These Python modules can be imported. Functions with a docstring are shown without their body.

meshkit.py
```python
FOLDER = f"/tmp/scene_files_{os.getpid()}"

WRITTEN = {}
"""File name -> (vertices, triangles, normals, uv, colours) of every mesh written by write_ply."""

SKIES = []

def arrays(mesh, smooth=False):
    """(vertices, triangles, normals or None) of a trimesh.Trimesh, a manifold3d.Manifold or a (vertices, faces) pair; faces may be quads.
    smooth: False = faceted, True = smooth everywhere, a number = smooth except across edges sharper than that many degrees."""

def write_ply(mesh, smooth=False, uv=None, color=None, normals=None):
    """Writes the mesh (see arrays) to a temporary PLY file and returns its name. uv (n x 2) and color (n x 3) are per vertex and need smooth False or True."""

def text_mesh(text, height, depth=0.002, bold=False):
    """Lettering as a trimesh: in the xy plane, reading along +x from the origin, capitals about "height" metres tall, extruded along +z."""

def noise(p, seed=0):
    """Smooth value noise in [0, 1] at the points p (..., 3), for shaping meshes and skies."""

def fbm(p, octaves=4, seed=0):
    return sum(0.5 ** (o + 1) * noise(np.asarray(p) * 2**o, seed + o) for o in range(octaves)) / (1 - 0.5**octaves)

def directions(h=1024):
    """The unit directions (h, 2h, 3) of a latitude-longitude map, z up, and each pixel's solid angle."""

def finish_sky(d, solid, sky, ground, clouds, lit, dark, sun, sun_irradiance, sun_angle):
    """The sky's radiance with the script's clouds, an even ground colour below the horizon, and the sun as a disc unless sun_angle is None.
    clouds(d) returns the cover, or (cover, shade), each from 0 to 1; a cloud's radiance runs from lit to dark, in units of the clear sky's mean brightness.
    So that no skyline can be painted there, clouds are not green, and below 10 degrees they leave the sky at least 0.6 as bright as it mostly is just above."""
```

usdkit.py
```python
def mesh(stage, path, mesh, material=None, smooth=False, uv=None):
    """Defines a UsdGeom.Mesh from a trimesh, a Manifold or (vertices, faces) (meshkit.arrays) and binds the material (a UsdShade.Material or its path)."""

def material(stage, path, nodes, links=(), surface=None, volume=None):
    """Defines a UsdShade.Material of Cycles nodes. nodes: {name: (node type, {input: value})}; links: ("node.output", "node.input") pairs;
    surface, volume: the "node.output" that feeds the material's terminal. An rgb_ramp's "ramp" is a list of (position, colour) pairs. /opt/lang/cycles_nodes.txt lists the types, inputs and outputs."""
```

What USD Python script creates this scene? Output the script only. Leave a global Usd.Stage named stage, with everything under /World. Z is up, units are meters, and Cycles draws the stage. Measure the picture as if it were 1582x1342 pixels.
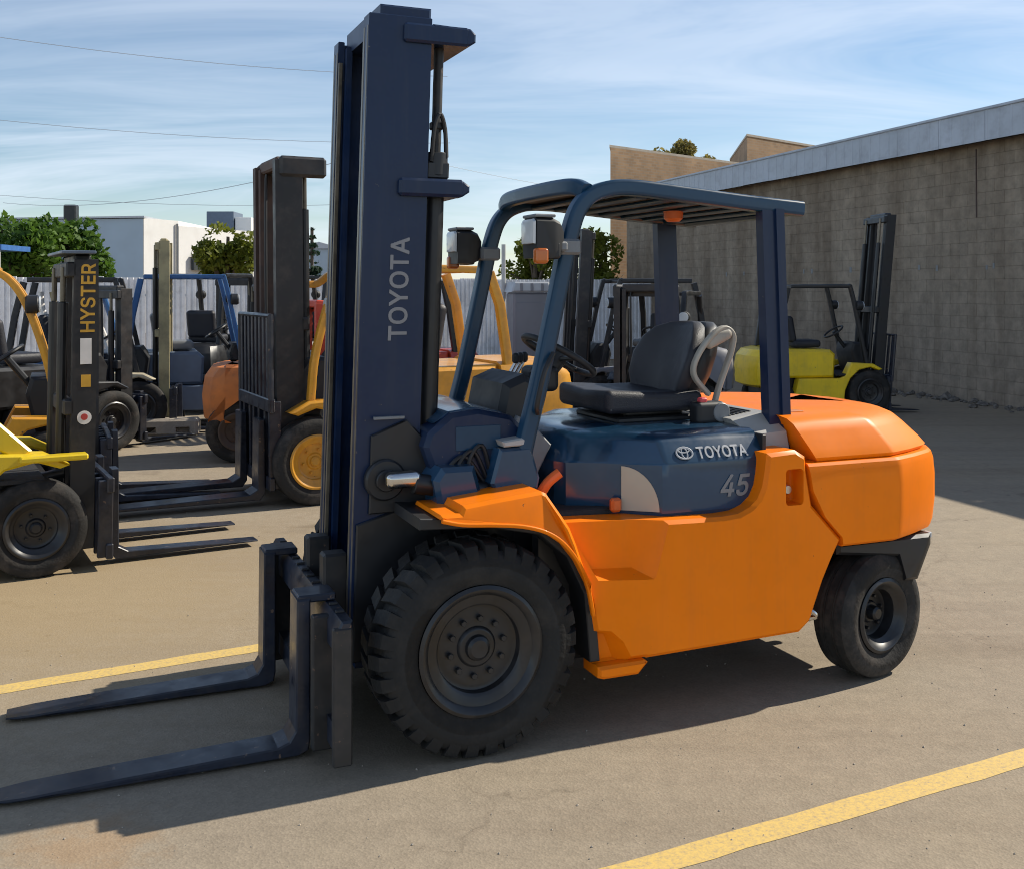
import math, random
import numpy as np
import trimesh, usdkit, meshkit
import mapbox_earcut
from pxr import Usd, UsdGeom, UsdLux, UsdShade, Gf, Sdf

stage = Usd.Stage.CreateInMemory()
UsdGeom.SetStageUpAxis(stage, 'Z')
UsdGeom.SetStageMetersPerUnit(stage, 1.0)
W = UsdGeom.Xform.Define(stage, '/World')
stage.SetDefaultPrim(W.GetPrim())
UsdGeom.Scope.Define(stage, '/World/Looks')

# ---------------------------------------------------------------- camera, sky, sun, exposure
CAM_H = 1.81
cam = UsdGeom.Camera.Define(stage, '/World/camera')
cam.AddTranslateOp().Set(Gf.Vec3d(0, 0, CAM_H))
cam.AddRotateXOp().Set(90.0)
cam.CreateHorizontalApertureAttr(36.0)
cam.CreateVerticalApertureAttr(36.0 * 868 / 1024)
cam.CreateFocalLengthAttr(36.0 * 1620 / 1582)
cam.CreateVerticalApertureOffsetAttr(-221.0 / 1582 * 36.0)
cam.CreateClippingRangeAttr(Gf.Vec2f(0.05, 2000))
cam.CreateExposureAttr(0.42)
SUN_AZ, SUN_EL = math.radians(25.4), math.radians(39.5)      # azimuth from +X towards +Y
sd = np.array([math.cos(SUN_EL) * math.cos(SUN_AZ), math.cos(SUN_EL) * math.sin(SUN_AZ), math.sin(SUN_EL)])
sun = UsdLux.DistantLight.Define(stage, '/World/sun')
sun.CreateIntensityAttr(1.22)
sun.CreateNormalizeAttr(True)
sun.CreateAngleAttr(0.53)
sun.CreateColorAttr(Gf.Vec3f(1.0, 0.93, 0.80))
_m = Gf.Matrix4d(1.0)
_m.SetRotate(Gf.Rotation(Gf.Vec3d(0, 0, 1), Gf.Vec3d(*map(float, sd))))
sun.AddTransformOp().Set(_m)
sky = UsdLux.DomeLight.Define(stage, '/World/sky')
SKY = usdkit.material(stage, '/World/Looks/sky', {
    'tc': ('texture_coordinate', {}),
    'sx': ('separate_xyz', {}),
    'zp': ('math', {'math_type': 'add', 'value2': 0.16}),
    'zm': ('math', {'math_type': 'maximum', 'value2': 0.05}),
    'dx': ('math', {'math_type': 'divide'}),
    'dy': ('math', {'math_type': 'divide'}),
    'cv': ('combine_xyz', {}),
    'mp': ('mapping', {'rotation': (0, 0, 0.5), 'scale': (0.42, 1.25, 1)}),
    'n': ('noise_texture', {'scale': 1.3, 'detail': 9, 'roughness': 0.60, 'distortion': 0.9}),
    'mp2': ('mapping', {'rotation': (0, 0, 0.25), 'scale': (0.3, 0.8, 1)}),
    'n2': ('noise_texture', {'scale': 0.9, 'detail': 3}),
    'r': ('rgb_ramp', {'ramp': [(0.36, (0.05, 0.05, 0.05)), (0.60, (0.80, 0.80, 0.80)), (0.80, (1, 1, 1))]}),
    'r2': ('rgb_ramp', {'ramp': [(0.30, (0.3, 0.3, 0.3)), (0.65, (0.85, 0.85, 0.85))]}),
    'mm': ('math', {'math_type': 'multiply'}),
    'ez': ('map_range', {'from_min': 0.25, 'from_max': 0.85, 'to_min': 1.0, 'to_max': 0.4, 'clamp': True}),  # clouds thin towards the unseen zenith, shaped to lower the fill light
    'mz': ('math', {'math_type': 'multiply'}),
    's': ('sky_texture', {'sky_type': 'single_scattering', 'sun_disc': False, 'sun_elevation': SUN_EL,
                          'sun_rotation': math.atan2(sd[0], sd[1]), 'air_density': 1.0, 'aerosol_density': 0.15, 'ozone_density': 2.0}),
    'hs': ('hsv', {'saturation': 1.05, 'value': 1.55}),
    'mix': ('mix', {'color2': (11.2, 12.5, 14.3)}),
    'bg': ('background_shader', {'strength': 0.058}),
}, [('tc.generated', 'sx.vector'), ('sx.z', 'zp.value1'), ('zp.value', 'zm.value1'), ('sx.x', 'dx.value1'), ('zm.value', 'dx.value2'),
    ('sx.y', 'dy.value1'), ('zm.value', 'dy.value2'), ('dx.value', 'cv.x'), ('dy.value', 'cv.y'), ('cv.vector', 'mp.vector'), ('mp.vector', 'n.vector'),
    ('cv.vector', 'mp2.vector'), ('mp2.vector', 'n2.vector'), ('n.fac', 'r.fac'), ('n2.fac', 'r2.fac'), ('r.color', 'mm.value1'), ('r2.color', 'mm.value2'),
    ('sx.z', 'ez.value'), ('mm.value', 'mz.value1'), ('ez.result', 'mz.value2'), ('mz.value', 'mix.fac'), ('s.color', 'hs.color'), ('hs.color', 'mix.color1'), ('mix.color', 'bg.color')], surface='bg.background')
UsdShade.MaterialBindingAPI.Apply(sky.GetPrim()).Bind(SKY)


def tagk(p, **k):
    for a, b in k.items():
        if b:
            p.SetCustomDataByKey(a, b)


tagk(sky.GetPrim(), kind='structure', label='pale blue sky with thin streaks of cirrus cloud', category='sky')

# ---------------------------------------------------------------- materials
MAT = {}


def paint(name, col, rough=0.35, coat=0.0, metal=0.0, var=0.12, scale=6.0, bump=0.0, spec=0.5, dirt=None, dirt_amt=0.5, dirt_scale=3.0, bump_scale=60.0, rvar=0.12, chips=None, chip_at=0.70, chip_scale=34.0, streak=0.0):
    nodes = {
        'tc': ('texture_coordinate', {}),
        'n': ('noise_texture', {'scale': scale, 'detail': 5, 'roughness': 0.6}),
        'r': ('map_range', {'from_min': 0.3, 'from_max': 0.7, 'to_min': 1 - var, 'to_max': 1 + var}),
        'c': ('mix', {'mix_type': 'multiply', 'fac': 1.0, 'color1': col}),
        'rr': ('map_range', {'from_min': 0.3, 'from_max': 0.7, 'to_min': max(rough - rvar, 0.05), 'to_max': min(rough + rvar, 1.0)}),
        'p': ('principled_bsdf', {'metallic': metal, 'coat_weight': coat, 'coat_roughness': 0.08, 'specular_ior_level': spec}),
    }
    links = [('tc.object', 'n.vector'), ('n.fac', 'r.value'), ('r.result', 'c.color2'), ('n.fac', 'rr.value'), ('rr.result', 'p.roughness')]
    out = 'c.color'
    if dirt:
        nodes['n3'] = ('noise_texture', {'scale': dirt_scale, 'detail': 8, 'roughness': 0.7})
        nodes['d'] = ('rgb_ramp', {'ramp': [(0.48, (0, 0, 0)), (0.68, (dirt_amt,) * 3)]})
        nodes['dm'] = ('mix', {'color2': dirt})
        links += [('tc.object', 'n3.vector'), ('n3.fac', 'd.fac'), ('d.color', 'dm.fac'), ('c.color', 'dm.color1')]
        out = 'dm.color'
    if streak:                               # dirty water runs down the faces
        nodes['ms'] = ('mapping', {'scale': (1.0, 1.0, 0.06)})
        nodes['ns'] = ('noise_texture', {'scale': 22.0, 'detail': 5, 'roughness': 0.65})
        nodes['rs'] = ('rgb_ramp', {'ramp': [(0.50, (0, 0, 0)), (0.72, (streak,) * 3)]})
        nodes['sm'] = ('mix', {'color2': tuple(0.5 * c + 0.035 for c in col)})
        links += [('tc.object', 'ms.vector'), ('ms.vector', 'ns.vector'), ('ns.fac', 'rs.fac'), ('rs.color', 'sm.fac'), (out, 'sm.color1')]
        out = 'sm.color'
    if chips:
        nodes['nc'] = ('noise_texture', {'scale': chip_scale, 'detail': 4, 'roughness': 0.6})
        nodes['rc'] = ('rgb_ramp', {'ramp': [(chip_at, (0, 0, 0)), (chip_at + 0.02, (0.9, 0.9, 0.9))]})
        nodes['cm'] = ('mix', {'color2': chips})
        links += [('tc.object', 'nc.vector'), ('nc.fac', 'rc.fac'), ('rc.color', 'cm.fac'), (out, 'cm.color1')]
        out = 'cm.color'
    links.append((out, 'p.base_color'))
    if bump:
        nodes['n2'] = ('noise_texture', {'scale': bump_scale, 'detail': 3})
        nodes['b'] = ('bump', {'strength': bump, 'distance': 0.01})
        links += [('tc.object', 'n2.vector'), ('n2.fac', 'b.height'), ('b.normal', 'p.normal')]
    MAT[name] = usdkit.material(stage, '/World/Looks/' + name, nodes, links, surface='p.BSDF')


ORANGE = (0.82, 0.188, 0.003)
paint('orange_paint', ORANGE, 0.40, 0.05, var=0.05, scale=2.0, spec=0.13, dirt=(0.55, 0.15, 0.015), dirt_amt=0.16, dirt_scale=9.0, chips=(0.16, 0.07, 0.03), chip_at=0.735, chip_scale=26.0, streak=0.10)
paint('navy_paint', (0.0032, 0.0120, 0.039), 0.34, 0.06, spec=0.36, var=0.08, scale=3.0, dirt=(0.02, 0.030, 0.05), dirt_amt=0.3, chips=(0.10, 0.085, 0.07), chip_at=0.72, chip_scale=30.0, streak=0.25)
paint('guard_paint', (0.006, 0.032, 0.066), 0.32, 0.12, var=0.10, scale=3.0, spec=0.4, chips=(0.09, 0.08, 0.07), chip_at=0.73, chip_scale=30.0)
paint('hood_paint', (0.007, 0.031, 0.064), 0.24, 0.5, var=0.06, scale=3.0)
paint('black_paint', (0.008, 0.008, 0.009), 0.42, 0.1, var=0.2)
paint('fork_steel', (0.008, 0.011, 0.020), 0.36, 0.1, var=0.3, scale=9, dirt=(0.05, 0.042, 0.038), dirt_amt=0.5, dirt_scale=7, chips=(0.13, 0.085, 0.06), chip_at=0.66, chip_scale=24.0)
paint('carriage_steel', (0.012, 0.0115, 0.0115), 0.55, var=0.25, scale=9, dirt=(0.05, 0.036, 0.028), dirt_amt=0.5, dirt_scale=9, chips=(0.10, 0.06, 0.04), chip_at=0.68)
paint('worn_rail', (0.16, 0.135, 0.10), 0.38, metal=0.6, var=0.3, scale=8)
paint('tyre_rubber', (0.009, 0.0088, 0.0086), 0.75, var=0.3, scale=12, bump=0.3, spec=0.35, dirt=(0.045, 0.038, 0.032), dirt_amt=0.45, dirt_scale=5)
paint('dusty_rubber', (0.016, 0.015, 0.014), 0.8, var=0.3, scale=12, bump=0.3, spec=0.35, dirt=(0.10, 0.082, 0.068), dirt_amt=0.5, dirt_scale=6)
paint('rim_black', (0.009, 0.009, 0.010), 0.40, 0.1, var=0.25, scale=10, dirt=(0.045, 0.037, 0.032), dirt_amt=0.35)
paint('seat_vinyl', (0.012, 0.0125, 0.018), 0.55, var=0.12, bump=0.3, bump_scale=220)
paint('beige_plastic', (0.36, 0.33, 0.28), 0.5, var=0.08)
paint('grey_plastic', (0.16, 0.165, 0.17), 0.5, var=0.1, bump=0.15)
paint('black_plastic', (0.010, 0.010, 0.011), 0.5, var=0.1)
paint('floor_rubber', (0.018, 0.018, 0.020), 0.8, bump=0.4, bump_scale=120)
paint('decal_silver', (0.33, 0.34, 0.36), 0.4, var=0.08)
paint('decal_grey', (0.20, 0.195, 0.20), 0.5, var=0.12)
paint('decal_cream', (0.40, 0.36, 0.28), 0.45, var=0.05)
paint('decal_gold', (0.55, 0.30, 0.03), 0.5, var=0.2)
paint('decal_white', (0.7, 0.66, 0.62), 0.5)
paint('decal_red', (0.45, 0.05, 0.04), 0.5)
paint('chrome', (0.62, 0.60, 0.57), 0.2, metal=1.0, var=0.1)
paint('lamp_amber', (0.42, 0.10, 0.012), 0.2, 0.4)
paint('lamp_red', (0.45, 0.03, 0.02), 0.2, 0.4)
paint('lamp_lens', (0.55, 0.58, 0.60), 0.12, 0.5)
paint('red_button', (0.55, 0.06, 0.07), 0.35)
paint('orange_plastic', (0.62, 0.12, 0.02), 0.4)
paint('radiator_grey', (0.33, 0.32, 0.30), 0.5, var=0.1)
paint('amber_paint', (0.62, 0.28, 0.020), 0.38, 0.15, var=0.1, scale=4, dirt=(0.22, 0.12, 0.04), dirt_amt=0.45, chips=(0.08, 0.05, 0.04), chip_at=0.68, streak=0.3)
paint('yellow_paint', (0.66, 0.46, 0.012), 0.35, 0.2, var=0.08, scale=4, dirt=(0.3, 0.2, 0.03), dirt_amt=0.35, chips=(0.10, 0.07, 0.05), chip_at=0.69, streak=0.25)
paint('lemon_paint', (0.82, 0.56, 0.008), 0.4, 0.15, var=0.1, scale=4, dirt=(0.28, 0.22, 0.05), dirt_amt=0.4, chips=(0.08, 0.06, 0.04), chip_at=0.69, streak=0.25)
paint('rust_orange', (0.50, 0.15, 0.030), 0.6, var=0.2, scale=5, dirt=(0.16, 0.08, 0.05), dirt_amt=0.7)
paint('dust_brown', (0.075, 0.052, 0.040), 0.75, var=0.2, dirt=(0.09, 0.06, 0.045), dirt_amt=0.6)
paint('rust_dark', (0.050, 0.030, 0.024), 0.65, var=0.3, scale=7, dirt=(0.11, 0.055, 0.035), dirt_amt=0.6, dirt_scale=5)
paint('mast_dark', (0.014, 0.0135, 0.0145), 0.5, var=0.25, scale=8, dirt=(0.07, 0.055, 0.045), dirt_amt=0.45, dirt_scale=6)
paint('khaki_paint', (0.30, 0.25, 0.13), 0.55, var=0.2, scale=5, dirt=(0.10, 0.08, 0.05), dirt_amt=0.6)
paint('blue_paint', (0.02, 0.09, 0.24), 0.4, 0.1, var=0.15)
paint('cream_paint', (0.50, 0.43, 0.30), 0.5, var=0.1)
paint('red_paint', (0.48, 0.05, 0.02), 0.4, 0.1, var=0.15)
paint('galvanised', (0.40, 0.42, 0.45), 0.45, metal=0.25, var=0.15, scale=3, dirt=(0.22, 0.21, 0.20), dirt_amt=0.4)
paint('fence_sheet', (0.74, 0.74, 0.76), 0.5, var=0.12, scale=2, dirt=(0.30, 0.28, 0.26), dirt_amt=0.35)
paint('fascia_sheet', (0.34, 0.375, 0.43), 0.45, var=0.12, scale=2, dirt=(0.20, 0.21, 0.24), dirt_amt=0.5)
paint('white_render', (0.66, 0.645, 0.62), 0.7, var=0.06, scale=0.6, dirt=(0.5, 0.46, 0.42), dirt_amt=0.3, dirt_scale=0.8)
paint('grey_cladding_and_shade', (0.30, 0.37, 0.44), 0.55, var=0.06, scale=1)
paint('dark_block', (0.10, 0.13, 0.18), 0.5)
paint('window_dark', (0.02, 0.025, 0.03), 0.15)
paint('concrete', (0.36, 0.31, 0.25), 0.85, var=0.15, scale=5, bump=0.3, dirt=(0.22, 0.18, 0.14), dirt_amt=0.5)
paint('grey_cabinet', (0.19, 0.19, 0.21), 0.5, var=0.1, dirt=(0.1, 0.1, 0.1), dirt_amt=0.3)
paint('pole_steel', (0.42, 0.42, 0.40), 0.5, var=0.1)
paint('wire_black', (0.30, 0.32, 0.35), 0.6)
paint('bark', (0.09, 0.065, 0.045), 0.9, var=0.3, scale=8, bump=0.6)
paint('gravel', (0.13, 0.115, 0.10), 0.9, var=0.4, scale=10)
paint('tarp_blue', (0.02, 0.10, 0.30), 0.6, var=0.15)

# asphalt: old tan-grey, speckled with stones, broad tonal patches, drips, hairline cracks
MAT['asphalt'] = usdkit.material(stage, '/World/Looks/asphalt', {
    'g': ('geometry', {}),
    'n1': ('noise_texture', {'scale': 0.30, 'detail': 6, 'roughness': 0.62}),
    'r1': ('rgb_ramp', {'ramp': [(0.30, (0.240, 0.197, 0.147)), (0.46, (0.266, 0.218, 0.160)), (0.56, (0.278, 0.227, 0.163)), (0.70, (0.298, 0.238, 0.163))]}),
    'v': ('voronoi_texture', {'scale': 110.0}),
    'vb': ('rgb_to_bw', {}),
    'vr': ('map_range', {'from_min': 0.0, 'from_max': 1.0, 'to_min': 0.87, 'to_max': 1.12}),
    'n2': ('noise_texture', {'scale': 9.0, 'detail': 8, 'roughness': 0.72}),
    'n2r': ('map_range', {'from_min': 0.3, 'from_max': 0.7, 'to_min': 0.88, 'to_max': 1.10}),
    'm1': ('mix', {'mix_type': 'multiply', 'fac': 1.0}),
    'm2': ('mix', {'mix_type': 'multiply', 'fac': 1.0}),
    'mp': ('mapping', {'rotation': (0, 0, -0.42), 'scale': (0.18, 2.2, 1)}),
    'n3': ('noise_texture', {'scale': 0.8, 'detail': 6, 'roughness': 0.65}),
    'r3': ('rgb_ramp', {'ramp': [(0.34, (0.82, 0.80, 0.79)), (0.52, (1, 1, 1))]}),
    'm3': ('mix', {'mix_type': 'multiply', 'fac': 0.8}),
    'n4': ('noise_texture', {'scale': 0.9, 'detail': 4, 'roughness': 0.55}),
    'r4': ('rgb_ramp', {'ramp': [(0.27, (0.55, 0.52, 0.50)), (0.35, (1, 1, 1))]}),
    'm4': ('mix', {'mix_type': 'multiply', 'fac': 0.75}),
    'v5': ('voronoi_texture', {'scale': 3.1, 'randomness': 1.0}),
    'r5': ('rgb_ramp', {'ramp': [(0.045, (0.50, 0.47, 0.45)), (0.075, (1, 1, 1))]}),
    'n5': ('noise_texture', {'scale': 0.5, 'detail': 2}),
    'r5b': ('rgb_ramp', {'ramp': [(0.52, (0, 0, 0)), (0.62, (0.8, 0.8, 0.8))]}),
    'm5': ('mix', {'mix_type': 'multiply'}),
    'nw': ('noise_texture', {'scale': 1.6, 'detail': 6, 'roughness': 0.6}),
    'wv': ('vector_math', {'math_type': 'multiply_add', 'vector2': (0.8, 0.8, 0.0)}),
    'v6': ('voronoi_texture', {'feature': 'distance_to_edge', 'scale': 0.33}),
    'r6': ('rgb_ramp', {'ramp': [(0.0, (0.45, 0.42, 0.40)), (0.0045, (1, 1, 1))]}),
    'm6': ('mix', {'mix_type': 'multiply'}),
    'r6b': ('rgb_ramp', {'ramp': [(0.46, (0, 0, 0)), (0.60, (0.38, 0.38, 0.38))]}),
    'ds': ('vector_math', {'math_type': 'distance', 'vector2': (-1.39, 3.42, 0.0)}),
    'da': ('math', {'math_type': 'multiply_add', 'value2': 0.75}),
    'dr': ('rgb_ramp', {'ramp': [(0.44, (0.32, 0.32, 0.32)), (0.66, (0, 0, 0))]}),
    'm7': ('mix', {'color2': (0.36, 0.20, 0.085)}),
    'd2': ('vector_math', {'math_type': 'distance', 'vector2': (-2.75, 6.3, 0.0)}),  # gold stain, widened to paint in the glare off the yellow truck
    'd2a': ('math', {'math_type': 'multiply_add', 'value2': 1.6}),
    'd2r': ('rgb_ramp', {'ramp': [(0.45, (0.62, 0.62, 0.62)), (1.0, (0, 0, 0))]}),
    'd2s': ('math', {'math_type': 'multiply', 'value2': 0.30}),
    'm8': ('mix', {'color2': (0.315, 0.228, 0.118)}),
    'bp': ('bump', {'strength': 0.22, 'distance': 0.005}),
    'p': ('principled_bsdf', {'roughness': 0.88, 'specular_ior_level': 0.3}),
}, [('g.position', 'n1.vector'), ('n1.fac', 'r1.fac'), ('g.position', 'v.vector'), ('v.color', 'vb.color'), ('vb.val', 'vr.value'),
    ('g.position', 'n2.vector'), ('n2.fac', 'n2r.value'), ('r1.color', 'm1.color1'), ('vr.result', 'm1.color2'), ('m1.color', 'm2.color1'), ('n2r.result', 'm2.color2'),
    ('g.position', 'mp.vector'), ('mp.vector', 'n3.vector'), ('n3.fac', 'r3.fac'), ('m2.color', 'm3.color1'), ('r3.color', 'm3.color2'),
    ('g.position', 'n4.vector'), ('n4.fac', 'r4.fac'), ('m3.color', 'm4.color1'), ('r4.color', 'm4.color2'),
    ('g.position', 'v5.vector'), ('v5.distance', 'r5.fac'), ('g.position', 'n5.vector'), ('n5.fac', 'r5b.fac'), ('r5b.color', 'm5.fac'), ('m4.color', 'm5.color1'), ('r5.color', 'm5.color2'),
    ('g.position', 'nw.vector'), ('nw.color', 'wv.vector1'), ('g.position', 'wv.vector3'), ('wv.vector', 'v6.vector'), ('v6.distance', 'r6.fac'), ('n5.fac', 'r6b.fac'), ('r6b.color', 'm6.fac'),
    ('m5.color', 'm6.color1'), ('r6.color', 'm6.color2'),
    ('g.position', 'ds.vector1'), ('n2.fac', 'da.value1'), ('ds.value', 'da.value3'), ('da.value', 'dr.fac'), ('dr.color', 'm7.fac'), ('m6.color', 'm7.color1'),
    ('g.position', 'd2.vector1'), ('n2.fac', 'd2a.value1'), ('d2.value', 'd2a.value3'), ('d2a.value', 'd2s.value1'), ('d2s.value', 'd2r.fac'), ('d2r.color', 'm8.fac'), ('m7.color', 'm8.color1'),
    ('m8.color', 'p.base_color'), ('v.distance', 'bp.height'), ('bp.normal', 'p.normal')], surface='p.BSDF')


def worn_line(name, col):
    MAT[name] = usdkit.material(stage, '/World/Looks/' + name, {
        'g': ('geometry', {}),
        'n': ('noise_texture', {'scale': 55.0, 'detail': 9, 'roughness': 0.78}),
        'r': ('rgb_ramp', {'ramp': [(0.44, (0.10, 0.10, 0.10)), (0.56, (0.45, 0.45, 0.45)), (0.64, (0.92, 0.92, 0.92))]}),
        'm': ('mix', {'color1': col, 'color2': (0.30, 0.235, 0.155)}),
        'p': ('principled_bsdf', {'roughness': 0.7}),
    }, [('g.position', 'n.vector'), ('n.fac', 'r.fac'), ('r.color', 'm.fac'), ('m.color', 'p.base_color')], surface='p.BSDF')


worn_line('yellow_line', (0.66, 0.45, 0.12))

# concrete block, tone varies from block to block; streaks run down the wall
MAT['block'] = usdkit.material(stage, '/World/Looks/block', {
    'g': ('geometry', {}),
    'oi': ('object_info', {}),
    'n': ('noise_texture', {'scale': 4.5, 'detail': 8, 'roughness': 0.72}),
    'r': ('map_range', {'from_min': 0.3, 'from_max': 0.7, 'to_min': 0.70, 'to_max': 1.26}),
    'mp': ('mapping', {'scale': (1.2, 1.2, 0.12)}),
    'n2': ('noise_texture', {'scale': 1.3, 'detail': 5, 'roughness': 0.65}),
    'r2': ('rgb_ramp', {'ramp': [(0.30, (0.60, 0.55, 0.51)), (0.60, (1.05, 1.04, 1.03))]}),
    'wv': ('white_noise_texture', {'dimensions': '3D'}),
    'isl': ('geometry', {}),
    'rr': ('map_range', {'from_min': 0.0, 'from_max': 1.0, 'to_min': 0.95, 'to_max': 1.05}),
    'c0': ('mix', {'mix_type': 'multiply', 'fac': 1.0, 'color1': (0.245, 0.203, 0.158)}),
    'c1': ('mix', {'mix_type': 'multiply', 'fac': 1.0}),
    'c2': ('mix', {'mix_type': 'multiply', 'fac': 1.0}),
    'b': ('bump', {'strength': 0.4, 'distance': 0.01}),
    'p': ('principled_bsdf', {'roughness': 0.9, 'specular_ior_level': 0.2}),
}, [('g.position', 'n.vector'), ('n.fac', 'r.value'), ('r.result', 'c0.color2'), ('g.position', 'mp.vector'), ('mp.vector', 'n2.vector'), ('n2.fac', 'r2.fac'),
    ('c0.color', 'c1.color1'), ('r2.color', 'c1.color2'), ('isl.random_per_island', 'rr.value'), ('c1.color', 'c2.color1'), ('rr.result', 'c2.color2'),
    ('c2.color', 'p.base_color'), ('n.fac', 'b.height'), ('b.normal', 'p.normal')], surface='p.BSDF')
paint('mortar', (0.215, 0.180, 0.142), 0.95, var=0.15)

# far tan brick wall
MAT['tan_brick'] = usdkit.material(stage, '/World/Looks/tan_brick', {
    'tc': ('texture_coordinate', {}),
    'sx': ('separate_xyz', {}),
    'cv': ('combine_xyz', {}),
    'br': ('brick_texture', {'scale': 1.0, 'brick_width': 0.24, 'row_height': 0.086, 'mortar_size': 0.009, 'mortar_smooth': 0.2,
                             'color1': (0.31, 0.19, 0.10), 'color2': (0.24, 0.145, 0.076), 'mortar': (0.25, 0.19, 0.13)}),
    'n': ('noise_texture', {'scale': 1.4, 'detail': 6}),
    'r': ('map_range', {'from_min': 0.3, 'from_max': 0.7, 'to_min': 0.78, 'to_max': 1.2}),
    'm': ('mix', {'mix_type': 'multiply', 'fac': 1.0}),
    'p': ('principled_bsdf', {'roughness': 0.9}),
}, [('tc.object', 'sx.vector'), ('sx.x', 'cv.x'), ('sx.z', 'cv.y'), ('cv.vector', 'br.vector'), ('tc.object', 'n.vector'), ('n.fac', 'r.value'),
    ('br.color', 'm.color1'), ('r.result', 'm.color2'), ('m.color', 'p.base_color')], surface='p.BSDF')


def leafmat(name, dark, light):
    MAT[name] = usdkit.material(stage, '/World/Looks/' + name, {
        'g': ('geometry', {}),
        'n': ('noise_texture', {'scale': 1.4, 'detail': 3}),
        'a': ('math', {'math_type': 'multiply_add', 'value2': 0.45, 'value3': 0.0}),
        'ad': ('math', {'math_type': 'multiply_add', 'value2': 0.65}),
        'r': ('rgb_ramp', {'ramp': [(0.2, dark), (0.8, light)]}),
        'd': ('principled_bsdf', {'roughness': 0.55, 'specular_ior_level': 0.3}),
        't': ('translucent_bsdf', {}),
        'm': ('mix_closure', {'fac': 0.42}),
    }, [('g.position', 'n.vector'), ('g.random_per_island', 'a.value1'), ('n.fac', 'ad.value1'), ('a.value', 'ad.value3'), ('ad.value', 'r.fac'),
        ('r.color', 'd.base_color'), ('r.color', 't.color'), ('d.BSDF', 'm.closure1'), ('t.BSDF', 'm.closure2')], surface='m.closure')


leafmat('leaf_green', (0.045, 0.105, 0.014), (0.21, 0.33, 0.040))
leafmat('leaf_yellow_green', (0.090, 0.115, 0.012), (0.34, 0.35, 0.045))
leafmat('leaf_olive', (0.18, 0.15, 0.04), (0.48, 0.40, 0.12))
leafmat('leaf_fir', (0.015, 0.035, 0.020), (0.045, 0.085, 0.045))

# ---------------------------------------------------------------- mesh helpers
rng = random.Random(7)
nrg = np.random.default_rng(7)


def fixv(m):
    if m.volume < 0:
        m.invert()
    return m


def cat(*ms):
    l = []
    for m in ms:
        l += list(m) if isinstance(m, (list, tuple)) else [m]
    return trimesh.util.concatenate(l)


def hull(pts):
    return trimesh.Trimesh(np.asarray(pts, float)).convex_hull if False else trimesh.convex.convex_hull(np.asarray(pts, float))


def cbox(x0, x1, y0, y1, z0, z1, b=0.006):
    """box with chamfered edges"""
    lo, hi = np.array([min(x0, x1), min(y0, y1), min(z0, z1)]), np.array([max(x0, x1), max(y0, y1), max(z0, z1)])
    b = min(b, *(0.3 * (hi - lo)))
    pts = []
    for s in np.ndindex(2, 2, 2):
        c = np.where(np.array(s) > 0, hi, lo)
        d = np.where(np.array(s) > 0, -b, b)
        for k in range(3):
            q = c + d
            q[k] = c[k]
            pts.append(q)
    return hull(pts)


def rbox(x0, x1, y0, y1, z0, z1, r, sub=2):
    """box with round edges: hull of eight spheres"""
    s = trimesh.creation.icosphere(subdivisions=sub, radius=r).vertices
    pts = [s + np.array([x, y, z]) for x in (x0 + r, x1 - r) for y in (y0 + r, y1 - r) for z in (z0 + r, z1 - r)]
    return hull(np.vstack(pts))


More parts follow.
